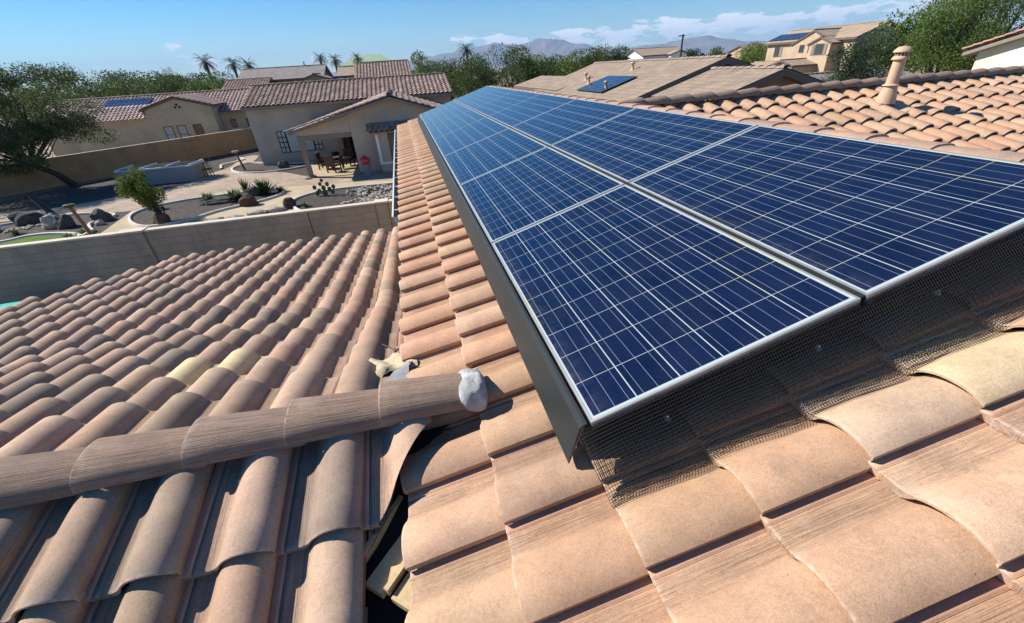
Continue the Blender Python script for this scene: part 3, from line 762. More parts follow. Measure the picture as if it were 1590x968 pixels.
# ------------------------------------------------------------------ neighbourhood buildings
def gable_house(e, x0, x1, y0, y1, eave, pitch, axis, wall, roofmat, over=.45, tiles=False, ridge=None, base=G, thick=.16, capmat='cap', pal=PAL_F, seed=1, trim='trim', oy=None, caps=True):
    """walls + gable roof; ridge along axis; eave is the roof surface height at the overhang edge"""
    t = math.tan(pitch); oy = over if oy is None else oy
    if axis == 'x': A0, A1, B0, B1 = x0, x1, y0, y1
    else: A0, A1, B0, B1 = y0, y1, x0, x1
    mid = (B0+B1)/2 if ridge is None else ridge
    zr = eave+(mid-(B0-over))*t; e2 = zr-(B1+over-mid)*t
    w = MB(); top = lambda b: (zr-abs(b-mid)*t)-thick-.02
    w.prism([(B0, base), (B1, base), (B1, top(B1)), (mid, top(mid)), (B0, top(B0))], 'x' if axis == 'x' else 'y', A0, A1)
    w.build('wall', wall, e)
    P = lambda a, b, z: (a, b, z) if axis == 'x' else (b, a, z)
    if tiles:
        for sgn, b0, ez in ((1, B0-over, eave), (-1, B1+over, e2)):
            L = abs(mid-b0)/math.cos(pitch); nr = max(1, int(round(L/.36))); ee = L/nr; nc = int(round((A1-A0+2*oy)/.30)); ww = (A1-A0+2*oy)/nc
            cp, sp = math.cos(pitch), math.sin(pitch)
            if axis == 'x': S = (sgn, 0, 0); T = (0, sgn*cp, sp); O = (A0-oy if sgn > 0 else A1+oy, b0, ez)
            else: S = (0, -sgn, 0); T = (sgn*cp, 0, sp); O = (b0, A1+oy if sgn > 0 else A0-oy, ez)
            tile_field('roof_slope', e, O, S, T, range(nc), range(nr), w=ww, e=ee, hi=False, pal=pal, seed=seed+(sgn > 0), lift=.04)
        if caps: ridge_caps(e, P(A0-oy, mid, zr+.04), P(A1+oy, mid, zr+.04), (0, 0, 1), pal=pal, single=True, name='ridge_tiles', seed=seed, step=.36, width=.26)
    else:
        for sgn, b0, ez in ((1, B0-over, eave), (-1, B1+over, e2)):
            mb = MB(); pts = [P(A0-oy, b0, ez), P(A1+oy, b0, ez), P(A1+oy, mid, zr), P(A0-oy, mid, zr)]
            L = abs(mid-b0)/math.cos(pitch); mb.add(pts, [(0, 1, 2, 3)]); mb.build('roof_slope', roofmat, e, uvs=[(0, 0), (A1-A0+2*oy, 0), (A1-A0+2*oy, L), (0, L)])
        if caps: ridge_caps(e, P(A0-oy, mid, zr-.03), P(A1+oy, mid, zr-.03), (0, 0, 1), pal=[(.36, .28, .22), (.40, .31, .25)], single=True, name='ridge_tiles', seed=seed, step=.4, width=.30)
    # barge boards and eave boards with the soffit
    mb = MB(); d = .03
    for a in (A0-oy, A1+oy):
        s_ = 1 if a < A0 else -1
        pl = [(B0-over, eave-d), (mid, zr-d), (B1+over, e2-d), (B1+over, e2-d-thick), (mid, zr-d-thick), (B0-over, eave-d-thick)]
        mb.prism(pl[:2]+pl[4:], 'x' if axis == 'x' else 'y', a, a+s_*.05); mb.prism(pl[1:5], 'x' if axis == 'x' else 'y', a, a+s_*.05)
    inn = [(B0-over+.01, eave-d), (mid, zr-d), (B1+over-.01, e2-d), (B1+over-.01, e2-d-thick), (mid, zr-d-thick), (B0-over+.01, eave-d-thick)]
    mb.prism(inn[:2]+inn[4:], 'x' if axis == 'x' else 'y', A0-oy+.051, A1+oy-.051); mb.prism(inn[1:5], 'x' if axis == 'x' else 'y', A0-oy+.051, A1+oy-.051)
    mb.build('barge_board', trim, e)
    return zr, mid
def window(e, x0, x1, z0, z1, face, at, mull=1, blind=False, trim=None, name='window', bars=0):
    """window set into a wall; face '-y' or '-x'; at = wall plane"""
    def Q(a, d, z): return (a, at-d, z) if face == '-y' else (at-d, a, z)
    f = MB(); w = .06
    def bx(a0, a1, zz0, zz1, d0, d1, mi=0):
        p, q = Q(a0, d0, zz0), Q(a1, d1, zz1); f.box(tuple(min(i, j) for i, j in zip(p, q)), tuple(max(i, j) for i, j in zip(p, q)), mi)
    bx(x0-w, x1+w, z0-w, z0, 0, .03); bx(x0-w, x1+w, z1, z1+w, 0, .03); bx(x0-w, x0, z0, z1, 0, .03); bx(x1, x1+w, z0, z1, 0, .03)
    for k in range(1, mull): xm = x0+(x1-x0)*k/mull; bx(xm-.03, xm+.03, z0, z1, 0, .025)
    for k in range(1, bars+1): zm = z0+(z1-z0)*k/(bars+1); bx(x0, x1, zm-.02, zm+.02, 0, .022)
    fo = f.build(name, trim or 'trim', e)
    g = MB(); p = [Q(x0, .006, z0), Q(x1, .006, z0), Q(x1, .006, z1), Q(x0, .006, z1)]; g.add(p, [(0, 1, 2, 3)])
    sub(g.build('pane', 'blind' if blind else 'glass', None), fo)
    return fo

# N1: grey-beige stucco house with the covered patio
n1 = empty('stucco_house', (-3, 30, G), 'grey-beige stucco house with covered patio beyond the block wall', 'house')
gable_house(n1, -10.25, 3.0, 31.3, 37.6, -.34, R(16.7), 'x', 'stucco_n', None, over=.5, tiles=True, ridge=34.45, seed=31, pal=[(.40, .27, .22), (.34, .235, .19), (.46, .33, .27), (.30, .2, .165)], trim='trim2', oy=.12)
w = MB(); TW = .277
w.prism([(-3.46, G), (2.2, G), (2.2, -1.05), (-1.05, -.20), (-3.46, -.83)], 'y', 25.4, 31.3); w.build('wing_wall', 'stucco_n', n1)
aw, cw_, sw = math.atan(.272), math.cos(math.atan(.272)), math.sin(math.atan(.272))
tile_field('patio_roof_slope', n1, (-1.05-18*.3455*cw_*.9, 31.2, -.02-18*.3455*sw*.9), (0, -1, 0), (cw_, 0, sw), range(0, 21), range(0, 18), w=.302, e=.3455*.9, hi=False, pal=PAL_F, seed=41, lift=.04)
aw2 = math.atan(.33); c2, s2 = math.cos(aw2), math.sin(aw2)
tile_field('wing_roof_slope', n1, (-1.05+10*.36*c2, 24.86, -.02-10*.36*s2), (0, 1, 0), (-c2, 0, s2), range(0, 21), range(0, 10), w=.302, e=.36, hi=False, pal=PAL_F, seed=43, lift=.05)
ridge_caps(n1, (-1.05, 24.8, .02), (-1.05, 31.2, .02), (0, 0, 1), pal=PAL_F, single=True, name='ridge_tiles', seed=44, step=.38, width=.28)
mb = MB()
mb.prism([(-6.62, -1.56), (-6.62, -1.42), (-1.05, -.08), (-1.05, -.22)], 'y', 24.86, 24.94); mb.prism([(-1.05, -.22), (-1.05, -.08), (2.3, -1.18), (2.3, -1.32)], 'y', 24.86, 24.94)
mb.prism([(-6.62, -1.50), (-6.62, -1.46), (-1.05, -.10), (-1.05, -.14)], 'y', 24.95, 31.2); mb.prism([(-1.05, -.14), (-1.05, -.10), (2.3, -1.20), (2.3, -1.24)], 'y', 24.95, 31.2)
mb.box((-6.60, 25.0, -1.60), (-6.54, 31.2, -1.46))
mb.build('rake_board', 'trim2', n1)
ridge_caps(n1, (-6.75, 24.83, -1.42), (-1.05, 24.83, -.03), (0, 0, 1), pal=[(.40, .32, .26), (.36, .28, .23)], single=True, name='rake_tiles', seed=45, step=.38, width=.20)
mb = MB(); mb.prism([(-6.2, -1.72), (-3.47, -1.72), (-3.47, -.85), (-6.2, -1.50)], 'y', 25.42, 25.56); mb.build('gable_infill', 'stucco_n', n1)
mb = MB(); mb.box((-6.35, 25.40, -1.98), (-3.462, 25.62, -1.722)); mb.build('patio_beam', 'trim2', n1)
mb = MB(); mb.box((-6.33, 25.42, G), (-6.07, 25.60, -1.985)); mb.box((-6.42, 25.33, G), (-5.98, 25.69, G+.12)); mb.build('patio_post', 'trim2', n1)
f = window(n1, -8.8, -6.2, -3.25, -1.98, '-y', 31.3, 1, blind=True)
mb = MB()
for a in (-8.32, -6.68): mb.box((a-.04, 31.26, -3.25), (a+.04, 31.294, -1.98))
for a, b in ((-8.8, -8.36), (-6.64, -6.2)):
    for z in (-2.30, -2.62, -2.94): mb.box((a, 31.27, z-.025), (b, 31.294, z+.025))
    mb.box(((a+b)/2-.02, 31.275, -3.25), ((a+b)/2+.02, 31.292, -1.98))
sub(mb.build('muntins', 'dark', None), f)
mb = MB(); mb.box((-4.35, 31.20, G+.02), (-3.50, 31.29, -1.75)); mb.build('patio_door', 'dark', n1)
mb = MB(); mb.box((-4.9, 29.6, G), (-4.6, 31.29, -1.75)); mb.build('door_surround', 'trim2', n1)
bw = MB(); bw.box((-2.15, 24.9, G), (-.3, 25.39, -1.80)); bw.build('bay_wall', 'stucco_n', n1)
window(n1, -1.45, -.5, -3.3, -1.95, '-y', 24.9, 1)
mb = MB(); mb.add([(-2.156, 24.95, -3.3), (-2.156, 25.34, -3.3), (-2.156, 25.34, -1.9), (-2.156, 24.95, -1.9)], [(0, 3, 2, 1)]); mb.build('side_pane', 'glass', n1)
mb = MB(); mb.box((-2.18, 24.82, -3.42), (-2.02, 24.89, -1.9)); mb.box((-2.18, 24.84, -3.55), (-.3, 24.89, -3.43)); mb.build('bay_trim', 'white', n1)
ta = R(20); tile_field('awning_roof', n1, (-2.55, 24.45, -1.72), (1, 0, 0), (0, math.cos(ta), math.sin(ta)), range(0, 8), range(0, 3), w=.30, e=.33, hi=False, pal=PAL_F, seed=47, lift=.04)
mb = MB(); mb.box((-2.45, 24.55, -1.80), (-.2, 25.38, -1.74)); mb.build('awning_board', 'trim', n1)
# N2: beige house behind the brown wall
n2 = empty('beige_house', (-19, 46, G), 'beige stucco house with three narrow windows behind the brown wall', 'house')
gable_house(n2, -29.5, -8.0, 43.5, 50.5, -1.05, R(20), 'x', 'stucco_l', None, over=.5, tiles=True, ridge=47.2, seed=51, pal=[(.52, .36, .29), (.46, .31, .25), (.58, .42, .35), (.42, .28, .23)], trim='trim2')
gable_house(n2, -20.9, -16.0, 42, 47.4, -.42, R(16), 'y', 'stucco_l', None, over=.35, tiles=True, seed=55, pal=[(.42, .29, .23), (.38, .26, .21)], trim='trim', oy=.15, caps=False)
w = MB(); w.prism([(42, G), (44, G), (44, -.95), (42, -.95)], 'x', -26.5, -20.9); w.build('wall', 'stucco_l', n2)
ta = R(26); tile_field('roof_slope', n2, (-26.9, 41.5, -1.08), (1, 0, 0), (0, math.cos(ta), math.sin(ta)), range(0, 20), range(0, 6), w=.30, e=.36, hi=False, pal=[(.62, .47, .40), (.54, .38, .32)], seed=57, lift=.05)
for a in (-19.75, -18.75, -17.55): window(n2, a-.28, a+.28, -3.05, -1.85, '-y', 42, 1, blind=a < -18, bars=1)
for a in (-15.2, -13.9): window(n2, a-.18, a+.18, -2.35, -1.75, '-y', 43.5, 1)
mb = MB()
for dx, dz in ((0, .11), (-.16, -.07), (.16, -.07)): mb.tube([(-18.45+dx, 41.985, -.35+dz), (-18.45+dx, 42.02, -.35+dz)], .09, 10)
mb.build('gable_vents', 'dark', n2)

def roof_panels(e, x0, z0, nx, ny, org, X, Y, label0, group):
    """plain flat collector panels on a distant roof, each an object"""
    X = Vector(X).normalized(); Y = Vector(Y).normalized(); Z = X.cross(Y); out = None
    for i in range(nx):
        for j in range(ny):
            if out is None:
                e_ = panel_proto('solar_panel', 'x', dark=True); out = e_
            else: e_ = copy_tree(out)
            place_panel(e_, Vector(org)+X*(i*1.66)+Y*(j*1.0), X, Y)
            e_['group'] = group; e_['label'] = label0
PX = lambda s: (s, 0, 0)
for k, (ox, rowi) in enumerate(((-25.3, 0), (-23.6, 0), (-25.3, 1), (-23.6, 1))):
    e = copy_tree(dp); ca, sa = math.cos(R(20)), math.sin(R(20))
    place_panel(e, Vector((ox, 44.6+rowi*1.0*ca, -1.05+(1.6+rowi)*sa+.16+.02)), (1, 0, 0), (0, ca, sa))
    e['group'] = 'solar panels on the beige house'; e['label'] = 'pale glinting solar panel on the beige house roof, ' + ('left' if ox < -25 else 'right') + (' one nearer the eave' if rowi == 0 else ' one nearer the ridge')
# houses further back
h3 = empty('distant_house', (-12, 62, G), 'dark grey-brown house with an arched window in its gable behind the patio house', 'house')
gable_house(h3, -19.0, -9.8, 62, 70, 1.15, R(17), 'x', 'stucco_g', 'shingle2', over=.5, seed=61)
gable_house(h3, -11.2, -8.6, 58.5, 62.2, .95, R(17), 'y', 'stucco_g', 'shingle2', over=.45, seed=62)
mb = MB(); mb.prism([(-10.3, -1.0), (-9.5, -1.0), (-9.5, .45), (-9.62, .75), (-9.9, .88), (-10.18, .75), (-10.3, .45)], 'y', 58.44, 58.49); mb.build('arched_window', 'dark', h3)
window(h3, -13.2, -12.3, -.6, .4, '-y', 62, 1); window(h3, -15.0, -14.4, -.6, .4, '-y', 62, 1)
gable_house(h3, -19.6, -15.5, 58.0, 63.0, .45, R(17), 'x', 'stucco_l', None, over=.4, tiles=True, seed=63, pal=PAL_F, trim='trim')
mb = MB(); mb.tube([(-12.0, 66, 2.2), (-12.0, 66, 3.0)], .07, 8); mb.build('flue', 'trim', h3)
for k, x in enumerate((-8.0, -6.9)): mb = MB(); mb.box((x-.15, 62.0, G), (x+.15, 62.3, .9)); mb.build('pergola_post', 'trim', h3)
mb = MB(); mb.box((-8.6, 61.0, .9), (-5.4, 63.0, 1.1)); mb.build('pergola_roof', 'trim', h3)
h4 = empty('distant_house', (-5, 76, G), 'pale cream house with tan tiled roof between the arched-window gable and the striped tile roof', 'house')
gable_house(h4, -9.0, -3.5, 76, 84, 1.0, R(17), 'x', 'stucco_y', 'shingle3', over=.5, seed=64)
h5 = empty('distant_house', (-2.5, 50, G), 'house roof of ribbed brown tiles rising just behind the patio house ridge', 'house')
gable_house(h5, -4.3, .9, 46.5, 53.5, .62, R(20), 'x', 'stucco_g', None, over=.5, tiles=True, seed=66, pal=[(.36, .25, .2), (.42, .3, .24), (.31, .21, .17)], oy=.15)
gb = empty('green_roof_building', (-8, 160, G), 'far building with a pale green hipped metal roof', 'building')
mb = MB(); mb.box((-16, 152, G), (-1, 172, 3.9)); mb.build('wall', 'stucco_g', gb)
mb = MB(); mb.add([(-17, 151, 3.8), (0, 151, 3.8), (0, 173, 3.8), (-17, 173, 3.8), (-12.5, 160, 6.7), (-4.5, 160, 6.7)], [(0, 1, 5, 4), (1, 2, 5), (2, 3, 4, 5), (3, 0, 4)]); mb.build('roof', 'greenroof', gb)
# E1: neighbour on the right with flat grey-tan tiles
e1 = empty('flat_tiled_house', (13, 20, G), 'brown house with a wide flat grey-tan tiled roof beyond our ridge', 'house')
zr, mid = gable_house(e1, 9.4, 17.9, 17.3, 30.5, -.62, R(17.2), 'y', 'stucco_d', 'shingle', over=.5, seed=71, oy=.45, thick=.26)
gable_house(e1, 10.5, 15.3, 13.2, 17.28, -.46, R(17.0), 'y', 'stucco_d', 'shingle', over=.5, seed=72, oy=.35, thick=.24)
gable_house(e1, 9.6, 13.6, 27, 37.0, -.5, R(14), 'y', 'stucco_d', 'shingle', over=.5, seed=73, caps=False)
def on_slope(x, y, up=0.0): return Vector((x, y, -.62+(x-8.9)*math.tan(R(17.2))+up))
for k, (x, y) in enumerate(((10.9, 26.0), (10.4, 24.4), (12.3, 22.8), (9.9, 21.0))):
    mb = MB(); c = on_slope(x, y, -.05); mb.lathe([(.16, 0), (.10, .06), (.07, .08), (.07, .34), (.11, .34), (.11, .42), (.001, .45)], c, 12); mb.build('roof_vent', 'pipe', e1, smooth=True)
ca, sa = math.cos(R(17.2)), math.sin(R(17.2))
for k, (x, y) in enumerate(((9.35, 22.0), (10.32, 22.0), (9.35, 23.68), (10.32, 23.68))):
    e = copy_tree(dp); place_panel(e, on_slope(x, y, .10), (0, -1, 0), (ca, 0, sa))
    e['group'] = 'solar panels on the flat tiled house'; e['label'] = 'solar panel on the grey-tan flat tiled roof, ' + ('nearer' if y < 23 else 'farther') + (' one of the lower pair' if x < 10 else ' one of the upper pair')
# two-storey house
e2 = empty('two_storey_house', (50, 46, G), 'two-storey tan house with solar panels and shuttered windows', 'house')
gable_house(e2, 47.4, 54.2, 40.2, 52.3, 1.62, R(18.5), 'y', 'stucco_t', 'shingle3', over=.4, seed=81, oy=.3)
mb = MB(); mb.add([(47.35, 40.12, G), (54.25, 40.12, G), (54.25, 40.12, 1.55), (50.8, 40.12, 2.62), (47.35, 40.12, 1.55)], [(0, 1, 2, 3, 4)]); mb.build('end_wall_shade', 'stucco_g', e2)  # darker sheet over the gable: shade of the sunless end put into colour
gable_house(e2, 46.6, 50.5, 42.2, 47.4, 1.35, R(24), 'x', 'stucco_t', 'shingle3', over=.3, seed=82, oy=.15)
gable_house(e2, 46.1, 50.0, 41.9, 44.6, 1.25, R(22), 'x', 'stucco_t', 'shingle3', over=.25, seed=83, oy=.15)
for a, b, z0, z1, at in ((42.7, 43.7, .15, 1.15, 46.1), (44.95, 45.15, .40, 1.2, 46.6), (45.8, 46.4, .45, 1.15, 46.6), (50.2, 51.0, .1, 1.1, 47.4)): window(e2, a, b, z0, z1, '-x', at, 1, trim='trim')
for a, at in ((42.25, 46.1), (43.85, 46.1), (49.8, 47.4)):
    mb = MB(); mb.box((at-.06, a, .1), (at-.01, a+.35, 1.15)); mb.build('shutter', 'trim2', e2)
gable_house(e2, 43.0, 47.3, 43.2, 46.2, -.75, R(18), 'x', 'stucco_t', 'shingle3', over=.3, seed=84, oy=.3)
gable_house(e2, 43.8, 47.3, 46.6, 51.5, -.9, R(14), 'y', 'stucco_t', 'shingle3', over=.4, seed=85)
ca, sa = math.cos(R(18.5)), math.sin(R(18.5))
for i in range(3):
    for j in range(2):
        e = copy_tree(dp); place_panel(e, Vector((47.5+j*1.0*ca, 47.7+i*1.66+1.65, 1.62+(.4+j)*sa+.14)), (0, -1, 0), (ca, 0, sa))
        e['group'] = 'solar panels on the two-storey house'; e['label'] = 'solar panel on the two-storey house roof, ' + ['nearest', 'middle', 'farthest'][i] + ' of the ' + ('lower' if j == 0 else 'upper') + ' three'
# cream-walled roof corner at the right edge
e3 = empty('cream_house', (33, 13, G), 'cream walled gable with a salmon tiled rake at the right edge of the photo', 'house')
gable_house(e3, 28.5, 40, 8.5, 17.05, .33, R(18), 'x', 'stucco_y', None, over=.45, tiles=True, seed=91, pal=[(.50, .28, .20), (.46, .26, .18), (.54, .32, .23)], trim='trim2', oy=.4)
ridge_caps(e3, (28.12, 17.55, .42), (28.12, 12.8, .42+4.75*math.tan(R(18))), (0, .3, 1), pal=[(.52, .29, .21), (.47, .26, .19)], single=True, name='rake_tiles', seed=92, step=.40, width=.22)
# white ranch house, little roofs
e4 = empty('white_ranch_house', (54, 92, G), 'white single-storey house with pale roof beside the utility pole', 'house')
gable_house(e4, 49.5, 59, 88, 96, 1.25, R(17), 'x', 'white', 'shingle3', over=.4, seed=95); gable_house(e4, 55, 58.6, 86.5, 88.2, 1.25, R(17), 'y', 'white', 'shingle3', over=.3, seed=96)
e5 = empty('distant_house', (40, 88, G), 'small dark brown gabled house left of the white house among trees', 'house')
gable_house(e5, 40.2, 45, 86, 92, 1.0, R(17), 'y', 'stucco_d', 'shingle2', over=.4, seed=97)
e6 = empty('distant_house', (40, 56, G), 'low house roof of light brown tiles left of the two-storey house', 'house')
gable_house(e6, 30, 45.5, 54, 63, -.9, R(17), 'x', 'stucco_t', 'shingle2', over=.5, seed=98)
e7 = empty('distant_house', (85, 100, G), 'tiny tan house on the horizon left of the two-storey house', 'house')
gable_house(e7, 84, 91, 98, 106, .8, R(17), 'x', 'stucco_t', 'shingle3', over=.4, seed=99)
e8 = empty('distant_house', (30, 30, G), 'low grey tiled roof behind the vent pipe', 'house')
gable_house(e8, 28, 35, 22.5, 30, -1.9, R(16), 'x', 'stucco_l', 'shingle2', over=.5, seed=100)
e9 = empty('distant_house', (10.5, 62, G), 'dark shaded house roof between two dense trees', 'house')
gable_house(e9, 8.6, 12.0, 60, 66, -.7, R(17), 'y', 'stucco_d', 'shingle2', over=.5, seed=101)
# utility pole
up_ = empty('utility_pole', (39.7, 60, G), 'dark utility pole with a short crossarm beside the white house', 'utility pole')
mb = MB(); mb.tube([(39.7, 60, G), (39.7, 60, 3.5)], [.17, .12], 8); mb.build('pole', 'pole', up_)
mb = MB(); mb.box((39.0, 59.93, 3.25), (40.0, 60.07, 3.37)); mb.build('crossarm', 'pole', up_)
#@@PART3
# ------------------------------------------------------------------ ground, yard
def disc(name, mat, z, r, n=64, c=(0, 0), inner=None):
    mb = MB(); rings = [0.5, 5, 30, 80, 200, 600, 2000, r]; vs = [(c[0], c[1], z)]
    for q in rings: vs += [(c[0]+q*math.cos(2*math.pi*i/n), c[1]+q*math.sin(2*math.pi*i/n), z) for i in range(n)]
    fs = [(0, 1+i, 1+(i+1) % n) for i in range(n)]
    for k in range(len(rings)-1):
        for i in range(n): fs.append((1+k*n+i, 1+(k+1)*n+i, 1+(k+1)*n+(i+1) % n, 1+k*n+(i+1) % n))
    mb.add(vs, fs); return struct(name, mb, mat)
disc('ground', 'desert', G-.02, 14000)
def sheet_s(name, pts, z, mat, sm=True):
    mb, P = poly_sheet(pts, z, sm); return struct(name, mb, mat), P
sheet_s('side_yard', [(-30, -6), (0, -6), (0, 11.2), (-30, 11.2)], G-.005, 'gravel2', False)
sheet_s('back_yard', [(-30, 11.4), (4, 11.4), (4, 50), (-9, 50), (-30, 17)], G-.002, 'gravel', False)
DGP = [(-17.6, 11.5), (1.5, 11.5), (1.5, 24.2), (-4, 24.6), (-8, 25.8), (-12.2, 24.0), (-13.8, 22.3), (-13.2, 18.4), (-17, 16.0)]
sheet_s('sandy_path', DGP, G+.006, 'dg', False)
PAV = [(-27, 24.4), (-20.5, 22.9), (-16.2, 22.9), (-14.2, 22.1), (-12.9, 22.6), (-10.9, 24.3), (-7.6, 23.9), (-4.0, 23.2), (-1.0, 22.4), (1.5, 22.4), (1.5, 25.3), (-3.4, 25.3), (-6.0, 25.6), (-8.6, 28.4), (-10.7, 29.0), (-11.9, 31.0), (-11.6, 33.5), (-12.0, 36.5), (-13.1, 36.2), (-12.7, 32.5), (-13.4, 29.7), (-13.8, 27.2), (-16.6, 25.6), (-20.2, 24.6), (-25, 26.4)]
sheet_s('paved_path', PAV, G+.014, 'paver')
sheet_s('patio_slab', [(-6.3, 25.3), (-3.46, 25.0), (-3.46, 31.2), (-7.5, 31.2)], G+.05, 'dg', False)
def kerb(P, name='garden_kerb', w=.13, h=.10, closed=True):
    mb = MB(); n = len(P); vs = []
    for i, p in enumerate(P):
        a = P[(i-1) % n] if closed or i else p; b = P[(i+1) % n] if closed or i < n-1 else p
        d = (b-a).normalized(); s_ = Vector((-d.y, d.x, 0))
        for q, z in ((-w/2, 0), (-w/2+.02, h), (w/2-.02, h), (w/2, 0)): vs.append((p.x+s_.x*q, p.y+s_.y*q, G+z))
    m = n if closed else n-1
    fs = [(i*4+k, ((i+1) % n)*4+k, ((i+1) % n)*4+k+1, i*4+k+1) for i in range(m) for k in range(3)]
    mb.add(vs, fs); struct(name, mb, 'kerb')
BEDS = [[(-24, 20.5), (-19.2, 21.9), (-17.6, 22.4), (-16.2, 22.5), (-14.6, 21.9), (-14.1, 21.3), (-14.5, 20.4), (-14.1, 19.6), (-13.7, 18.9), (-14.2, 17.4), (-17, 16), (-23, 16)],
        [(-12.6, 19.7), (-13.3, 21.2), (-12.9, 22.4), (-11.4, 23.1), (-9.3, 23.3), (-7.9, 23.5), (-7.2, 22.9), (-7.1, 21.9), (-7.9, 20.9), (-9.2, 20.1), (-10.2, 19.0), (-11.5, 18.7)],
        [(-6.0, 19.4), (-6.1, 20.6), (-5.2, 21.5), (-3.6, 21.7), (-1.2, 21.5), (1.0, 21.3), (1.0, 17.4), (-3.0, 17.2), (-5.1, 17.9)],
        [(-12.2, 31.2), (-11.8, 33.0), (-10.4, 32.2), (-9, 31.2), (-7.2, 30.6), (-6.9, 29.8), (-8.0, 28.9), (-9.6, 28.7), (-11.2, 29.4)]]
for b in BEDS:
    _, P = sheet_s('gravel_bed', b, G+.022, 'gravel'); kerb(P)
sheet_s('lawn', [(-17.5, 18.6), (-16.2, 19.3), (-15.2, 19.2), (-14.1, 18.6), (-13.6, 17.8), (-14.5, 16.2), (-20, 15), (-24, 17.4)], G+.05, 'lawn')
kerb(catmull([Vector(p).to_3d() for p in [(-24, 18.0), (-17.5, 18.8), (-16.2, 19.45), (-15.1, 19.3), (-14.0, 18.7), (-13.5, 17.8)]], closed=False), closed=False, w=.16)
kerb(catmull([Vector(p).to_3d() for p in [(-13.3, 36.0), (-12.6, 35.1), (-13.0, 34.0), (-13.5, 33.2), (-13.0, 31.6)]], closed=False), closed=False, w=.16)
# cobbles beside the house
rg = random.Random(12); mb = MB()
def rock_into(mb, c, r, rgx, mi=0, sub_=1, sq=.7):
    bm = bmesh.new(); bmesh.ops.create_icosphere(bm, subdivisions=sub_, radius=1); off = Vector([rgx.uniform(-50, 50) for _ in range(3)])
    vs = [(c[0]+v.co.x*r[0]*(1+.35*mn.noise(v.co*1.3+off)), c[1]+v.co.y*r[1]*(1+.35*mn.noise(v.co*1.3+off)), c[2]+v.co.z*r[2]*(1+.3*mn.noise(v.co*1.6+off))) for v in bm.verts]
    mb.add(vs, [tuple(v.index for v in f.verts) for f in bm.faces], mi); bm.free()
for _ in range(430):
    x = rg.uniform(-3.9, .4); y = rg.uniform(18.3, 21.3)
    if x < -3.4+.5*math.sin(y*3): continue
    r = rg.uniform(.06, .14); rock_into(mb, (x, y, G+.07), (r, r*rg.uniform(.7, 1), r*.8), rg)
for _ in range(90):
    t = rg.random(); x = -21.5+t*4.6+rg.uniform(-.25, .25); y = 20.1+t*.9+rg.uniform(-.25, .25)
    r = rg.uniform(.05, .12); rock_into(mb, (x, y, G+.05), (r, r, r*.6), rg)
o = mb.build('cobbles', 'rock_w'); tag(o, 'scattered pale river cobbles in the gravel beds', 'cobbles', kind='stuff')
def rock(c, r, label, mat='rock', cat='rock', sd=0, s=3):
    mb = MB(); rock_into(mb, (c[0], c[1], G+r[2]*.5), r, random.Random(sd), 0, s); o = mb.build('boulder', mat); tag(o, label, cat, 'boulders in the yard'); return o
rock((-15.9, 20.6, 0), (0.41, 0.38, 0.41), 'pale-topped boulder beside the leaning dark post', 'rock_w', sd=1)
rock((-15.35, 20.3, 0), (0.32, 0.32, 0.38), 'dark boulder tucked against the pale-topped one', 'rock', sd=2)
rock((-17.6, 21.7, 0), (0.64, 0.38, 0.41), 'long dark boulder in the left gravel bed near the paving', 'rock', sd=3)
rock((-14.3, 20.9, 0), (0.34, 0.30, 0.34), 'dark green-grey boulder left of the orange post', 'rock', sd=4)
rock((-18.5, 20.9, 0), (0.38, 0.26, 0.22), 'low reddish boulder at the foot of the left post', 'rock_r', sd=5)
rock((-8.15, 20.55, 0), (0.41, 0.26, 0.32), 'reddish brown boulder on the kerb of the agave bed', 'rock_r', sd=6)
rock((-11.05, 18.95, 0), (0.32, 0.26, 0.34), 'square reddish boulder at the foot of the leaning bush', 'rock_r', sd=7)
rock((-9.8, 21.6, 0), (0.68, 0.26, 0.17), 'flat dark boulder between the two agave clumps', 'rock', sd=8)
rock((-8.55, 22.6, 0), (0.34, 0.26, 0.26), 'grey boulder at the side of the large dark agave', 'rock', sd=9)
rock((-6.1, 19.3, 0), (0.24, 0.30, 0.29), 'dark red boulder at the corner of the cobble bed', 'rock_r', sd=10)
rock((-8.6, 29.7, 0), (0.32, 0.29, 0.32), 'round dark boulder under the patio house window', 'rock', sd=11)
rock((-14.0, 20.15, 0), (0.17, 0.15, 0.15), 'small white stone in front of the dark boulders', 'rock_w', sd=12)
rock((-6.35, 25.15, 0), (0.21, 0.12, 0.08), 'small white slab at the foot of the patio post', 'rock_w', sd=13)
mb = MB(); rgg = random.Random(3)
for k in range(5): rock_into(mb, (-9.6+k*.75, 17.9+.25*k+rgg.uniform(-.1, .1), G+.08), (.42, .28, .14), rgg, 0, 2)
tag(mb.build('stepping_stones', 'rock_w'), 'row of flat white stones behind the block wall', 'stones', kind='stuff')

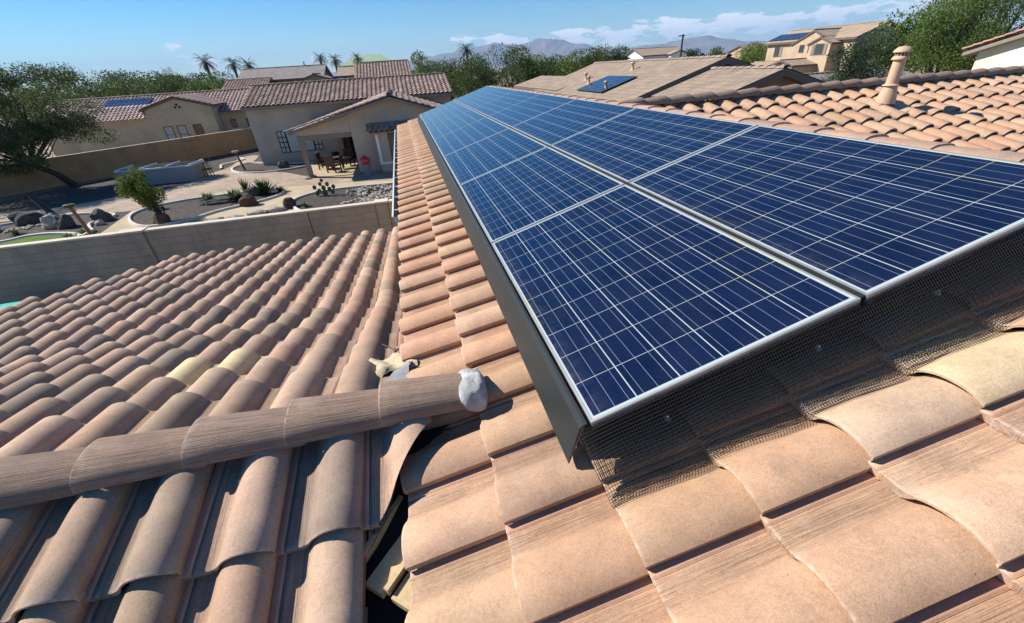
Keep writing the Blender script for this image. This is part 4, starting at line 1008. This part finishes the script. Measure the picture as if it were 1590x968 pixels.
# block wall between the yards
bwl = empty('block_wall', (-8, 11.3, G), 'grey-brown block wall with pale cap between our side yard and the garden', 'wall')
zt = -2.18
segs = [(-24, -16.1), (-16.1, -8.0), (-7.45, -3.45), (-3.45, -1.62), (-1.30, .3)]
for a, b in segs: mb = MB(); mb.box((a+.012, 11.22, G), (b-.012, 11.40, zt)); mb.build('wall_panel', 'wallnear', bwl)
for a, b in ((-8.0, -7.45), (-1.62, -1.30)): mb = MB(); mb.box((a, 11.17, G), (b, 11.46, zt+.02)); mb.build('pilaster', 'wallnear', bwl)
mb = MB(); mb.box((-24, 11.205, zt), (-8.0, 11.415, zt+.045)); mb.box((-7.45, 11.205, zt), (-1.62, 11.415, zt+.045)); mb.box((-8.03, 11.15, zt+.02), (-7.42, 11.48, zt+.065)); mb.box((-1.65, 11.15, zt+.02), (-1.27, 11.48, zt+.065)); mb.box((-1.27, 11.205, zt), (.3, 11.415, zt+.045)); mb.build('wall_cap', 'wallcap', bwl)
# brown perimeter wall
fw_ = empty('perimeter_wall', (-18, 31, G), 'brown painted perimeter wall running diagonally behind the mesquite and the spa', 'wall')
A = Vector((-27.6, 26.2, 0)); B = Vector((-9.4, 45.0, 0)); d = (B-A).normalized(); s_ = Vector((-d.y, d.x, 0)); L = (B-A).length
k = 0.0; stp = 4.45
while k < L:
    a = A+d*(k+.006); b = A+d*min(L, k+stp-.006); mb = MB()
    c = [a, b, b+s_*.16, a+s_*.16]; vs = [(p.x, p.y, G) for p in c]+[(p.x, p.y, G+1.62) for p in c]
    mb.add(vs, [(0, 1, 5, 4), (1, 2, 6, 5), (2, 3, 7, 6), (3, 0, 4, 7), (4, 5, 6, 7)]); mb.build('wall_panel', 'wallfar', fw_)
    mb = MB(); c = [a-s_*.02, b-s_*.02, b+s_*.18, a+s_*.18]; vs = [(p.x, p.y, G+1.62) for p in c]+[(p.x, p.y, G+1.66) for p in c]
    mb.add(vs, [(0, 1, 5, 4), (1, 2, 6, 5), (2, 3, 7, 6), (3, 0, 4, 7), (4, 5, 6, 7)]); mb.build('wall_cap', 'wallcap', fw_)
    k += stp
# swim spa
sp = empty('swim_spa', (-15, 29.2, G), 'grey swim spa tub with a silvery folded cover on the paving', 'swim spa')
def obox(mb, c, ax, lx, ly, z0, z1, mi=0):
    d = Vector((math.cos(ax), math.sin(ax), 0)); s_ = Vector((-d.y, d.x, 0)); c = Vector((c[0], c[1], 0))
    vs = [(p.x, p.y, z) for z in (z0, z1) for p in (c-d*lx-s_*ly, c+d*lx-s_*ly, c+d*lx+s_*ly, c-d*lx+s_*ly)]
    mb.add(vs, [(0, 3, 2, 1), (4, 5, 6, 7), (0, 1, 5, 4), (1, 2, 6, 5), (2, 3, 7, 6), (3, 0, 4, 7)], mi)
an = R(-4)
mb = MB(); obox(mb, (-15.3, 29.3), an, 2.05, .80, G, G+.86); mb.build('tub_shell', 'spa', sp)
mb = MB(); obox(mb, (-15.3, 29.3), an, 2.10, .85, G+.862, G+.93); mb.build('rim', 'spa_top', sp)
for k in range(3): mb = MB(); obox(mb, (-16.6+k*1.33, 29.39-k*.093), an, .58, .62, G+.932, G+.96); mb.build('cover_panel', 'glass', sp)
for k in range(4):
    mb = MB(); obox(mb, (-17.27+k*1.33, 29.44-k*.093), an, .05, .80, G+.932, G+1.0); mb.build('cover_strap', 'white', sp)
# rusty trellis by the wall
tr = empty('garden_trellis', (-13.6, 31.2, G), 'rusty iron trellis frame standing between the spa and the brown wall', 'trellis')
mb = MB()
for x in (-15.1, -14.5, -13.9): mb.tube([(x, 32.6, G), (x, 32.6, G+1.9), (x+.18, 32.6, G+2.3)], .012, 5)
for z in (.5, .95, 1.4, 1.85): mb.tube([(-15.1, 32.6, G+z), (-13.9, 32.6, G+z)], .010, 5)
mb.build('frame', 'rust', tr)
mb = MB(); mb.tube([(-14.6+.55*math.cos(a), 32.6, G+1.9+.35*math.sin(a)) for a in [i*math.pi/10 for i in range(11)]], .010, 5); mb.build('arch', 'rust', tr)
rc = empty('iron_plant_stand', (-12.9, 29.3, G), 'low rusty iron plant stand at the right end of the spa', 'plant stand')
mb = MB()
for x, y in ((-13.1, 29.1), (-12.7, 29.1), (-13.1, 29.5), (-12.7, 29.5)): mb.tube([(x, y, G), (x*.5-6.45, y*.5+14.65, G+.85)], .025, 5)
mb.build('legs', 'rust', rc); mb = MB(); mb.box((-13.15, 29.05, G+.45), (-12.65, 29.55, G+.49)); mb.box((-13.05, 29.15, G+.85), (-12.75, 29.45, G+.89)); mb.build('shelf', 'rust', rc)
# posts
def post(name, base, top, r, mat, label, capmat=None, cat='post', sz=.13):
    e = empty(name, (base[0], base[1], G), label, cat); mb = MB(); mb.tube([(base[0], base[1], G), top], [r, r*.85], 7); mb.build('post', mat, e)
    if capmat:
        mb = MB(); rock_into(mb, (top[0], top[1], top[2]+.06), (sz*1.5, sz*1.2, sz*.55), random.Random(5), 0, 2); mb.build('bowl', capmat, e)
post('garden_post', (-18.9, 21.1), (-19.5, 21.6, G+1.18), .10, 'post', 'weathered post topped with a white bowl at the left edge of the garden', 'rock_w', sz=.2)
post('garden_post', (-15.5, 20.5), (-16.5, 21.1, G+1.35), .13, 'bark', 'thick dark leaning post among the boulders')
post('garden_post', (-13.45, 18.5), (-13.95, 19.0, G+1.1), .075, 'post_o', 'orange-brown post beside the lawn kerb at the block wall', 'leaf_mesq', sz=.15)
post('bird_feeder', (-11.1, 30.2), (-11.3, 30.2, G+1.15), .07, 'post', 'rusty post with a white feeder at the corner of the patio house', 'rock_w', 'bird feeder', sz=.15)
# patio furniture
def chair(loc, rz, label, group='wicker chairs on the patio'):
    e = empty('patio_chair', loc, label, 'chair', group); rot = Matrix.Translation(Vector(loc)) @ Matrix.Rotation(rz, 4, 'Z')
    def part(n, boxes):
        mb = MB()
        for lo, hi_ in boxes: mb.box(lo, hi_, 0, rot)
        mb.build(n, 'chair', e)
    part('seat', [((-.3, -.3, .36), (.3, .3, .46))]); part('backrest', [((-.3, .24, .461), (.3, .32, 1.0))])
    for s in (-1, 1): part('armrest', [((s*.33-.035, -.3, .58), (s*.33+.035, .32, .64))])
    for sx in (-.28, .28):
        for sy in (-.27, .27): part('leg', [((sx-.03, sy-.03, 0), (sx+.03, sy+.03, .357))])
Gs = G+.05
chair((-5.0, 26.3, Gs), R(150), 'brown wicker chair nearest us on the covered patio'); chair((-4.35, 27.9, Gs), R(-20), 'brown wicker chair with cushion beside the patio door'); chair((-5.7, 27.6, Gs), R(80), 'brown wicker chair on the left of the patio table')
tb = empty('patio_table', (-4.9, 27.2, Gs), 'low brown table between the wicker chairs', 'table'); mb = MB(); mb.box((-5.3, 26.9, Gs+.66), (-4.5, 27.5, Gs+.71)); mb.build('tabletop', 'chair', tb)
for sx in (-5.22, -4.58):
    for sy in (26.97, 27.43): mb = MB(); mb.box((sx-.03, sy-.03, Gs), (sx+.03, sy+.03, Gs+.658)); mb.build('leg', 'chair', tb)
cu = MB(); cu.box((-4.6, 27.75, Gs+.465), (-4.1, 28.15, Gs+.55)); tag(cu.build('cushion', 'rock_w'), 'pale cushion on the chair by the patio door', 'cushion')
gp = empty('red_garden_urn', (-2.95, 24.4, G), 'grey pedestal carrying a shiny red lidded pot beside the patio', 'garden urn')
mb = MB(); mb.lathe([(.34, 0), (.34, .06), (.22, .09), (.17, .28), (.24, .55), (.26, .66), (.001, .67)], (-2.95, 24.4, G), 16); mb.build('pedestal', 'urn', gp, smooth=True)
mb = MB(); mb.lathe([(.10, .66), (.26, .74), (.30, .86), (.26, .96), (.12, 1.04), (.05, 1.07), (.06, 1.12), (.001, 1.15)], (-2.95, 24.4, G), 18); mb.build('red_pot', 'red', gp, smooth=True)
ug = MB(); ug.lathe([(.16, 0), (.20, .3), (.24, .5), (.001, .5)], (-5.4, 30.6, Gs), 12); tag(ug.build('planter', 'dark'), 'small black planter against the patio wall', 'planter')
# teal bins down in our side yard
for k, (x, y, lx, ly, lab) in enumerate(((-10.28, 10.30, .36, .22, 'bright teal plastic lid lying in the sun below the patio eave, the larger one'), (-10.12, 9.60, .18, .12, 'small bright teal plastic lid at the left edge of the photo'))):
    e = empty('plastic_bin', (x, y, G), lab, 'bin'); mb = MB(); obox(mb, (x, y), .2, lx, ly, G, -3.36); mb.build('body', 'teal', e); mb = MB(); obox(mb, (x, y), .2, lx+.03, ly+.03, -3.358, -3.31); mb.build('lid', 'teal', e)

# ------------------------------------------------------------------ vegetation
def leaves(mb, c, r, n, size, rg, shell=.45, tintf=None, flat=.0, asp=.6):
    P = rg.normal(size=(n, 3)); P /= np.linalg.norm(P, axis=1)[:, None]; rad = (shell+(1-shell)*rg.random(n))**.6; P = P*rad[:, None]
    lum = rg.random(n)
    for i in range(n):
        p = Vector(c)+Vector((P[i, 0]*r[0], P[i, 1]*r[1], P[i, 2]*r[2])); a = Vector(rg.normal(size=3)); a.z *= (1-flat); a.normalize(); b = a.orthogonal().normalized(); q = a.cross(b)
        s_ = size*rg.uniform(.6, 1.3); b, q = (b*math.cos(i)+q*math.sin(i)), (q*math.cos(i)-b*math.sin(i))
        x = b*s_; y = q*s_*asp
        mb.add([p-x, p-y, p+x, p+y], [(0, 1, 2, 3)], 0, (lum[i], lum[i], lum[i], 1))
def tree(label, base, ztop, rad, leafm='leaf_tree', cat='tree', seed=0, n=2600, size=.22, low=.25, group=None, clumps=16, name='tree', trunk_r=.16, gappy=.5, spread=1.0, asp=.6, sq=.75):
    rg = np.random.default_rng(seed); rr = random.Random(seed)
    e = empty(name, base, label, cat, group); H = ztop-base[2]; hc = H*(low+(1-low)*.5)
    zc = base[2]+hc; rz = H*(1-low)*.5
    tips = []; cm = MB()
    for k in range(clumps):
        a = rr.uniform(0, 2*math.pi); q = rr.uniform(.15, .78)*spread; zz = rr.uniform(-.75, .8); sh = math.sqrt(max(.08, 1-zz*zz*.9))
        c = (base[0]+rad*q*sh*math.cos(a), base[1]+rad*q*sh*math.sin(a), zc+zz*rz*.8); cr = rad*rr.uniform(.26, .46)
        if k == 0: c = (base[0]+rad*.1, base[1], zc+rz*.62); cr = rad*.38
        tips.append(Vector(c)); leaves(cm, c, (cr, cr, cr*sq*min(1.2, rz/rad+.25)), max(20, int(n/clumps)), size, rg, gappy, asp=asp)
    cm.build('crown', leafm, e)
    tm = MB(); h0 = H*low*.9; lean = Vector((rr.uniform(-.1, .1)*rad, rr.uniform(-.1, .1)*rad, 0)); fork = Vector(base)+Vector((0, 0, h0))+lean
    tm.tube([Vector(base)-Vector((0, 0, .1)), (Vector(base)+fork)/2+Vector((rr.uniform(-.1, .1), 0, 0)), fork], [trunk_r*1.25, trunk_r, trunk_r*.85], 8)
    for t in tips[:max(6, clumps//2)]:
        m = fork.lerp(t, .5)+Vector((rr.uniform(-.2, .2), rr.uniform(-.2, .2), -.1))*rad*.3
        tm.tube([fork-Vector((0, 0, .05)), m, t], [trunk_r*.55, trunk_r*.34, trunk_r*.10], 6)
    tm.build('trunk', 'bark', e, smooth=True)
    return e
# the big mesquite on the left, leaning trunk, wide airy crown
def mesquite():
    rg = np.random.default_rng(3); rr = random.Random(3); base = Vector((-21.2, 31.0, G)); e = empty('mesquite_tree', base, 'large airy mesquite tree with a leaning dark trunk in front of the brown wall', 'tree')
    cm = MB(); tm = MB(); fork = base+Vector((-1.2, -.4, 1.5)); tm.tube([base, base+Vector((-.5, -.1, .8)), fork], [.22, .18, .17], 8)
    cl = []
    for k in range(96):
        q_ = rr.uniform(-4.8, 2.7); x = -21.6+q_*.85; y = 30.6+q_*.55+rr.uniform(-1.3, 1.3); f_ = (q_+1.0)/4.2; top = 2.7*math.sqrt(max(0, 1-f_*f_*.62)); z = rr.uniform(-2.5, top)
        if z < -1.7 and q_ > -.8: z += 1.2
        cl.append(Vector((x, y, z)))
    for k, c in enumerate(cl):
        cr = rr.uniform(.5, 1.0); leaves(cm, c, (cr*1.15, cr*1.15, cr*.7), 560, .066, rg, .2, asp=.4)
        if k % 4 == 0:
            m = fork.lerp(c, .5)+Vector((rr.uniform(-.4, .4), rr.uniform(-.3, .3), rr.uniform(-.5, .1))); tm.tube([fork, m, c], [.07, .035, .008], 6)
    for k in range(30):
        c = Vector((-22.2+rr.uniform(-2.6, 1.6), 29.9+rr.uniform(-1.5, 1.0), rr.uniform(-2.5, -.4))); cr = rr.uniform(.5, .9); leaves(cm, c, (cr*1.2, cr*1.2, cr*.6), 420, .066, rg, .2, asp=.4)
    for k in range(26):   # wispy shoots over the top
        c = rr.choice(cl); d = Vector((rr.uniform(-1, 1), rr.uniform(-.6, .6), rr.uniform(.2, 1))).normalized()*rr.uniform(.8, 1.7); tm.tube([c, c+d*.6+Vector((0, 0, .1)), c+d], [.012, .009, .003], 4)
        for q in range(24): leaves(cm, c+d*(q/24), (.12, .12, .12), 2, .06, rg, .2, asp=.35)
    for t, r in (((-24.0, 29, -1.6), .09), ((-25.5, 28.5, -1.9), .07), ((-23.0, 29.9, .5), .10), ((-21.2, 30.6, .6), .09)): tm.tube([fork, fork.lerp(Vector(t), .5)+Vector((0, 0, -.35)), t], [r*1.3, r, r*.4], 6)
    cm.build('crown', 'leaf_mesq', e); tm.build('trunk', 'bark', e, smooth=True)
mesquite()
LEFT = [(-31.5, 52.8, 2.6, 5), (-27.6, 51.5, 2.0, 4), (-28.4, 56.5, 2.6, 4.5), (-28.2, 61.0, 2.4, 4), (-27.9, 65.5, 2.6, 4.5), (-27.6, 71.0, 2.6, 4), (-23.7, 60.9, 1.9, 3), (-26.6, 76.7, 2.8, 4), (-23.0, 67.5, 1.5, 3), (-37.1, 81.3, 3.4, 5), (-41.7, 79.1, 3.7, 5), (-42.2, 67.3, 3.9, 5.5), (-24.5, 80.6, 1.5, 3), (-36, 58, 3.2, 5), (-34, 68, 3.2, 5), (-22, 76, 1.8, 3.2)]
lab = ['leftmost tree of the line behind the beige house', 'olive bushy tree directly above the glinting solar panels of the beige house', 'broad green tree behind the left roof of the beige house', 'round green tree behind the middle of the beige house', 'tall green tree right of the middle of the left tree line', 'green tree under the first palm from the left', 'small yellow-green tree in front of the left tree line', 'grey-green tree below the pair of palms', 'small shrubby tree above the beige house ridge', 'distant green tree peeping over the left tree line', 'far tree top left of the low palm heads', 'big tree rising behind the mesquite crown', 'little dark tree beside the third palm', 'wide tree behind the right side of the mesquite', 'wide tree between mesquite and beige house', 'small tree behind the beige house right roof end']
for i, (x, y, z, r) in enumerate(LEFT): tree(lab[i], (x, y, G), z, r, 'leaf_bright' if i == 6 else 'leaf_tree', seed=100+i, n=5200, size=.115, low=.1, clumps=18, group='trees behind the beige house', trunk_r=.2)
MID = [(2.8, 69.0, 4.1, 3.2, 'leaf_bright', 'bright green pointed tree right behind the patio house roof end'), (5.0, 73.9, 2.6, 3, 'leaf_tree', 'low green tree between the bright tree and the palm-topped one'), (6.4, 60.8, 2.3, 4, 'leaf_tree', 'dark round tree below the shaded palm head'), (8.2, 56.5, 2.8, 4.4, 'leaf_tree', 'large dense green tree left of the panel array far corner'),
       (10.6, 68.2, 1.9, 3.5, 'leaf_tree', 'olive tree between the two large dense trees'), (13.9, 55.0, 3.2, 4.6, 'leaf_tree', 'tallest dense tree just above the far corner of the array'), (16.6, 53.6, 1.6, 3.2, 'leaf_tree', 'dark lower right shoulder tree next to the tallest dense one'),
       (21.6, 70.8, 2.6, 3.4, 'leaf_bright', 'yellow-green tree behind the gap of the dense trees'), (20.9, 61.4, 2.2, 3.6, 'leaf_tree', 'soft green tree left of the roof with the vents'), (22.2, 57.1, 2.4, 3.4, 'leaf_bright', 'olive green rounded tree at the start of the flat tiled roof'), (23.9, 54.5, 2.7, 3.6, 'leaf_tree', 'dense green tree touching the flat tiled roof edge'),
       (-2.2, 109.1, 3.4, 4, 'leaf_tree', 'small far tree right of the green roof'), (1.5, 119.1, 3.2, 4, 'leaf_tree', 'far tree just left of the bright pointed tree'), (41.3, 84.5, 3.1, 3, 'leaf_dark', 'dark rounded tree left of the white house'), (49.0, 98.4, 4.0, 4.2, 'leaf_tree', 'green tree behind the white house roof'), (38.6, 86.3, 2.8, 3.4, 'leaf_tree', 'tree left of the small brown gable'),
       (61, 92, 2.0, 3, 'leaf_dark', 'low dark tree right of the utility pole'), (66, 95, 2.2, 3.2, 'leaf_dark', 'second low dark tree right of the utility pole'), (71, 94, 2.3, 3.2, 'leaf_tree', 'low tree midway between pole and two-storey house'), (60, 70, 2.4, 3.6, 'leaf_bright', 'bright round bush-like tree left of the two-storey house'), (56, 64, 1.7, 3.0, 'leaf_bright', 'light green low tree beside the two-storey house')]
for i, (x, y, z, r, m, l) in enumerate(MID): tree(l, (x, y, G), z, r, m, seed=200+i, n=6500 if y < 75 else 2600, size=.105 if y < 75 else .18, low=.06, clumps=20, group='trees beyond the houses', trunk_r=.2)
tree('dark feathery tree behind the capped ridge, in front of the two-storey house', (26.6, 21.6, G), 1.75, 2.2, 'leaf_dark', seed=301, n=13000, size=.060, low=.3, clumps=34, trunk_r=.12, gappy=.2, asp=.4)
tree('large lush green tree behind the two-storey house and vent pipe', (37.6, 24.4, G), 5.2, 3.0, 'leaf_green', seed=302, n=26000, size=.062, low=.15, clumps=44, trunk_r=.2, gappy=.25, asp=.45)
tree('tall lush green tree in the upper right corner', (43.0, 26.0, G), 6.4, 4.6, 'leaf_green', seed=303, n=26000, size=.075, low=.15, clumps=44, trunk_r=.25, gappy=.25, asp=.45)
tree('green tree top between the dark feathery tree and the corner tree', (45.5, 33.0, G), 3.6, 3.4, 'leaf_green', seed=304, n=6000, size=.13, low=.2, clumps=26, trunk_r=.2)
# far-off wood reading as one band along the horizon
rg = np.random.default_rng(17); mb = MB()
for k in range(420):
    a = rg.uniform(R(-42), R(62)); D_ = rg.uniform(170, 420); r = rg.uniform(4, 8); c = (D_*math.sin(a), D_*math.cos(a), G+rg.uniform(.5, 2.2)); leaves(mb, c, (r, r, rg.uniform(2.0, 3.4)), 60, .9, rg, .6)
tag(mb.build('distant_wood', 'leaf_dark'), 'low dark band of far-off trees along the horizon', 'wood', kind='stuff')
# palms
def palm_proto(h, seed, crown=1.7):
    rr = random.Random(seed); e = bpy.data.objects.new('palm_tree', None); COL.objects.link(e); tm = MB()
    tm.tube([(0, 0, 0), (.15, 0, h*.5), (.1, .1, h)], [.26, .20, .22], 8); t = tm.build('trunk', 'palmbark', e); t.location = (0, 0, 0)
    cm = MB()
    for k in range(46):
        a = rr.uniform(0, 2*math.pi); up0 = rr.uniform(-.5, 1.3); L = crown*rr.uniform(.85, 1.15); p = Vector((.1, .1, h)); d = Vector((math.cos(a)*math.cos(up0), math.sin(a)*math.cos(up0), math.sin(up0))); pts = [p]
        for s in range(7): d = (d+Vector((0, 0, -.20))).normalized(); pts.append(pts[-1]+d*L/7)
        for s in range(7):
            a0, a1 = pts[s], pts[s+1]; dd = (a1-a0).normalized(); sd = dd.cross(Vector((0, 0, 1)));
            if sd.length < .1: sd = Vector((1, 0, 0))
            sd.normalize(); w = .42*math.sin(math.pi*(s+1.3)/9)
            for g in (-1, 1):
                for q in range(2):
                    b0 = a0.lerp(a1, q*.5); tp = b0+sd*g*w+dd*.18-Vector((0, 0, .12)); lv = rr.random()
                    cm.add([b0, b0.lerp(a1, .35), tp], [(0, 1, 2)], 0, (lv, lv, lv, 1))
    c = cm.build('crown', 'leaf_palm', e); c.location = (0, 0, 0); return e
PL = [(-30.5, 86.1, 4.3, 'slender palm tree, leftmost and tallest on the left skyline'), (-28.5, 93.0, 4.1, 'slender palm tree, second from the left on the skyline'), (-27.7, 99.5, 4.0, 'slender palm tree, third from the left on the skyline'), (-15.7, 108.1, 4.6, 'slender palm tree above the grey roof, left of a close pair'), (-13.2, 110.4, 4.3, 'slender palm tree above the grey roof, right of a close pair'), (-8.9, 116.8, 4.6, 'slender palm tree in front of the green metal roof'), (13.2, 90.1, 4.3, 'dark palm head rising behind the dense trees near the mountains'), (-34.2, 82.5, 2.3, 'low palm head in the left tree line, right of another'), (-37.4, 86.6, 2.4, 'low palm head in the left tree line, left of another'), (-22.6, 92, 1.8, 'short palm just left of the grey-brown gables')]
pp = palm_proto(1.0, 1)
protos = {}
for i, (x, y, z, l) in enumerate(PL):
    h = z-G; e = palm_proto(h, 40+i, 1.85 if i < 6 else 1.9); e.location = (x, y, G); e.rotation_euler.z = i*1.1; tag(e, l, 'palm tree', 'palm trees on the skyline')
for c in [c for c in bpy.data.objects if c.parent == pp]: bpy.data.objects.remove(c)
bpy.data.objects.remove(pp)
# yard plants
def bush(label, base, h, r, mat, seed, n=2200, size=.06, lean=(0, 0), name='bush'):
    rg = np.random.default_rng(seed); rr = random.Random(seed); e = empty(name, base, label, 'bush'); cm = MB(); tm = MB()
    for k in range(12):
        a = rr.uniform(0, 6.28); q = rr.uniform(.1, .8)*r; f_ = rr.uniform(.38, 1.0); c = Vector((base[0]+q*math.cos(a)+lean[0]*f_, base[1]+q*math.sin(a)+lean[1]*f_, base[2]+h*f_*.92)); leaves(cm, c, (r*.42, r*.42, h*.17), n//12, size, rg, .2, asp=.4)
        tm.tube([base, Vector(base).lerp(c, .5)+Vector((0, 0, .05)), c], [.035, .022, .008], 5)
    cm.build('foliage', mat, e); tm.build('stems', 'bark', e)
bush('leaning bright green bush in the near end of the agave bed', (-11.0, 19.2, G), 2.15, .75, 'leaf_bright', 61, 5200, .055, (-.7, .3))
def agave(label, c, r, n, mat, seed, h=1.0):
    rr = random.Random(seed); e = empty('agave', (c[0], c[1], G), label, 'agave'); mb = MB()
    for k in range(n):
        a = rr.uniform(0, 6.28); el_ = rr.uniform(.25, 1.35); L = r*rr.uniform(.8, 1.15); d = Vector((math.cos(a)*math.cos(el_), math.sin(a)*math.cos(el_), math.sin(el_)*h)); sd = Vector((-math.sin(a), math.cos(a), 0)); b = Vector((c[0]+rr.uniform(-.1, .1)*r, c[1]+rr.uniform(-.1, .1)*r, G+.03)); w = r*.075; lv = rr.random()
        m = b+d*L*.5; t = b+d*L+Vector((0, 0, -.04)); mb.add([b-sd*w*.6, b+sd*w*.6, m+sd*w, t, m-sd*w], [(0, 1, 2, 4), (4, 2, 3)], 0, (lv, lv, lv, 1))
    mb.build('leaves', mat, e)
agave('large dark green agave clump near the patio house', (-7.95, 22.5), .85, 90, 'leaf_dark', 71, 1.0)
agave('pale green spreading agave clump left of the dark one', (-9.05, 21.7), .75, 90, 'agave', 72, .8)
agave('yellowish green grassy tuft behind the flat dark boulder', (-10.35, 21.9), .62, 80, 'agave', 73, .9)
agave('small yellow-green tuft in the gravel behind the block wall', (-13.9, 18.9), .45, 60, 'leaf_bright', 74, .5)
agave('low grey shrub at the corner of the agave bed', (-7.25, 22.6), .5, 50, 'leaf_mesq', 75, .7)
agave('red-stemmed wispy plant at the back of the agave bed', (-8.9, 22.9), .6, 26, 'leaf_mesq', 76, 1.6)
for k, (x, y, r, l) in enumerate(((-12.2, 21.6, .3, 'tiny shrub near the left tip of the agave bed'), (-2.6, 20.2, .35, 'small dry shrub among the pebbles beside the gutter'), (-5.4, 19.0, .3, 'small dark shrub by the corner of the cobble bed'), (-17.0, 20.0, .35, 'small grey shrub in the left gravel bed'), (-13.95, 18.15, .4, 'bright green weedy patch beside the orange post'))):
    agave(l, (x, y), r, 60, 'leaf_bright' if k == 4 else 'leaf_mesq', 90+k, .8)
ct = empty('prickly_pear', (-4.75, 20.7, G), 'prickly pear cactus with stacked oval pads beside the cobbles', 'cactus')
rr = random.Random(8); mb = MB()
def pad(c, ax, w, h):
    vs = [(c[0]+math.cos(ax)*w*math.cos(t)+(-math.sin(ax))*q, c[1]+math.sin(ax)*w*math.cos(t)+math.cos(ax)*q, c[2]+h+h*math.sin(t)) for q in (-.025, .025) for t in [i*math.pi/6 for i in range(12)]]
    mb.add(vs, [tuple(range(12)), tuple(range(23, 11, -1))]+[(i, (i+1) % 12, (i+1) % 12+12, i+12) for i in range(12)])
for dx, dz, s in ((0, 0, .16), (0, .28, .13), (-.22, .16, .12), (.22, .16, .12), (-.42, .34, .11), (.44, .30, .11), (-.12, .50, .10), (.20, .46, .11), (0, .68, .09), (-.36, .05, .12), (.36, .06, .12)): pad((-4.75+dx, 20.7+rr.uniform(-.1, .1), G+dz), rr.uniform(-.5, .5), s*.8, s)
mb.build('pads', 'cactus', ct)

# ------------------------------------------------------------------ mountains
rng2 = np.random.default_rng(5)
prof = [(-45, 25), (-30, 35), (-15, 40), (-8, 60), (-3, 95), (0, 150), (2, 185), (5, 235), (8, 295), (9.5, 330), (12, 372), (13.6, 320), (15.5, 345), (17.8, 402), (19.8, 320), (22, 268), (24, 200), (26.5, 150), (28, 165), (29.3, 180), (31.5, 175), (33.4, 235), (35.4, 250), (38, 182), (40, 122), (44, 90), (50, 60), (62, 40)]
pa = np.array(prof); mb = MB(); na, nd = 420, 22; vs = []
for i in range(na):
    a = -45+107*i/(na-1); h = float(np.interp(a, pa[:, 0], pa[:, 1]))-G
    for j in range(nd):
        f_ = j/(nd-1); D_ = 7600+2600*f_; env = math.sin(math.pi*f_)**.8
        z = h*env*(1+.16*mn.fractal(Vector((a*.55, f_*5, 0)), 1.0, 2.0, 5)) if 0 < f_ < 1 else 0
        if j == nd//2: z = h*(1+.05*mn.noise(Vector((a*1.3, 3, 0))))
        vs.append((D_*math.sin(R(a)), D_*math.cos(R(a)), G+z))
mb.add(vs, [(i*nd+j, i*nd+j+1, (i+1)*nd+j+1, (i+1)*nd+j) for i in range(na-1) for j in range(nd-1)])
struct('mountains', mb, 'mount')
#@@HAZE
hm = bpy.data.materials.new('haze'); hm.use_nodes = True; ht = hm.node_tree; ht.nodes.clear()
ho = ht.nodes.new('ShaderNodeOutputMaterial'); hv = ht.nodes.new('ShaderNodeVolumePrincipled'); ht.links.new(hv.outputs[0], ho.inputs['Volume'])
hv.inputs['Color'].default_value = (.50, .72, 1.0, 1); hv.inputs['Density'].default_value = 9.5e-5; hv.inputs['Anisotropy'].default_value = .0
mb = MB(); mb.box((-14200, -14200, G-1.1), (14200, 14200, 620)); hz = mb.build('haze', hm); hz['kind'] = 'stuff'; hz['label'] = 'thin bluish desert haze in the air'
# every part hangs on its thing; nothing is left unlabelled
for o in list(bpy.data.objects):
    if o.parent is None and o.type in ('MESH', 'EMPTY') and 'label' not in o and 'kind' not in o: print('UNLABELLED', o.name)
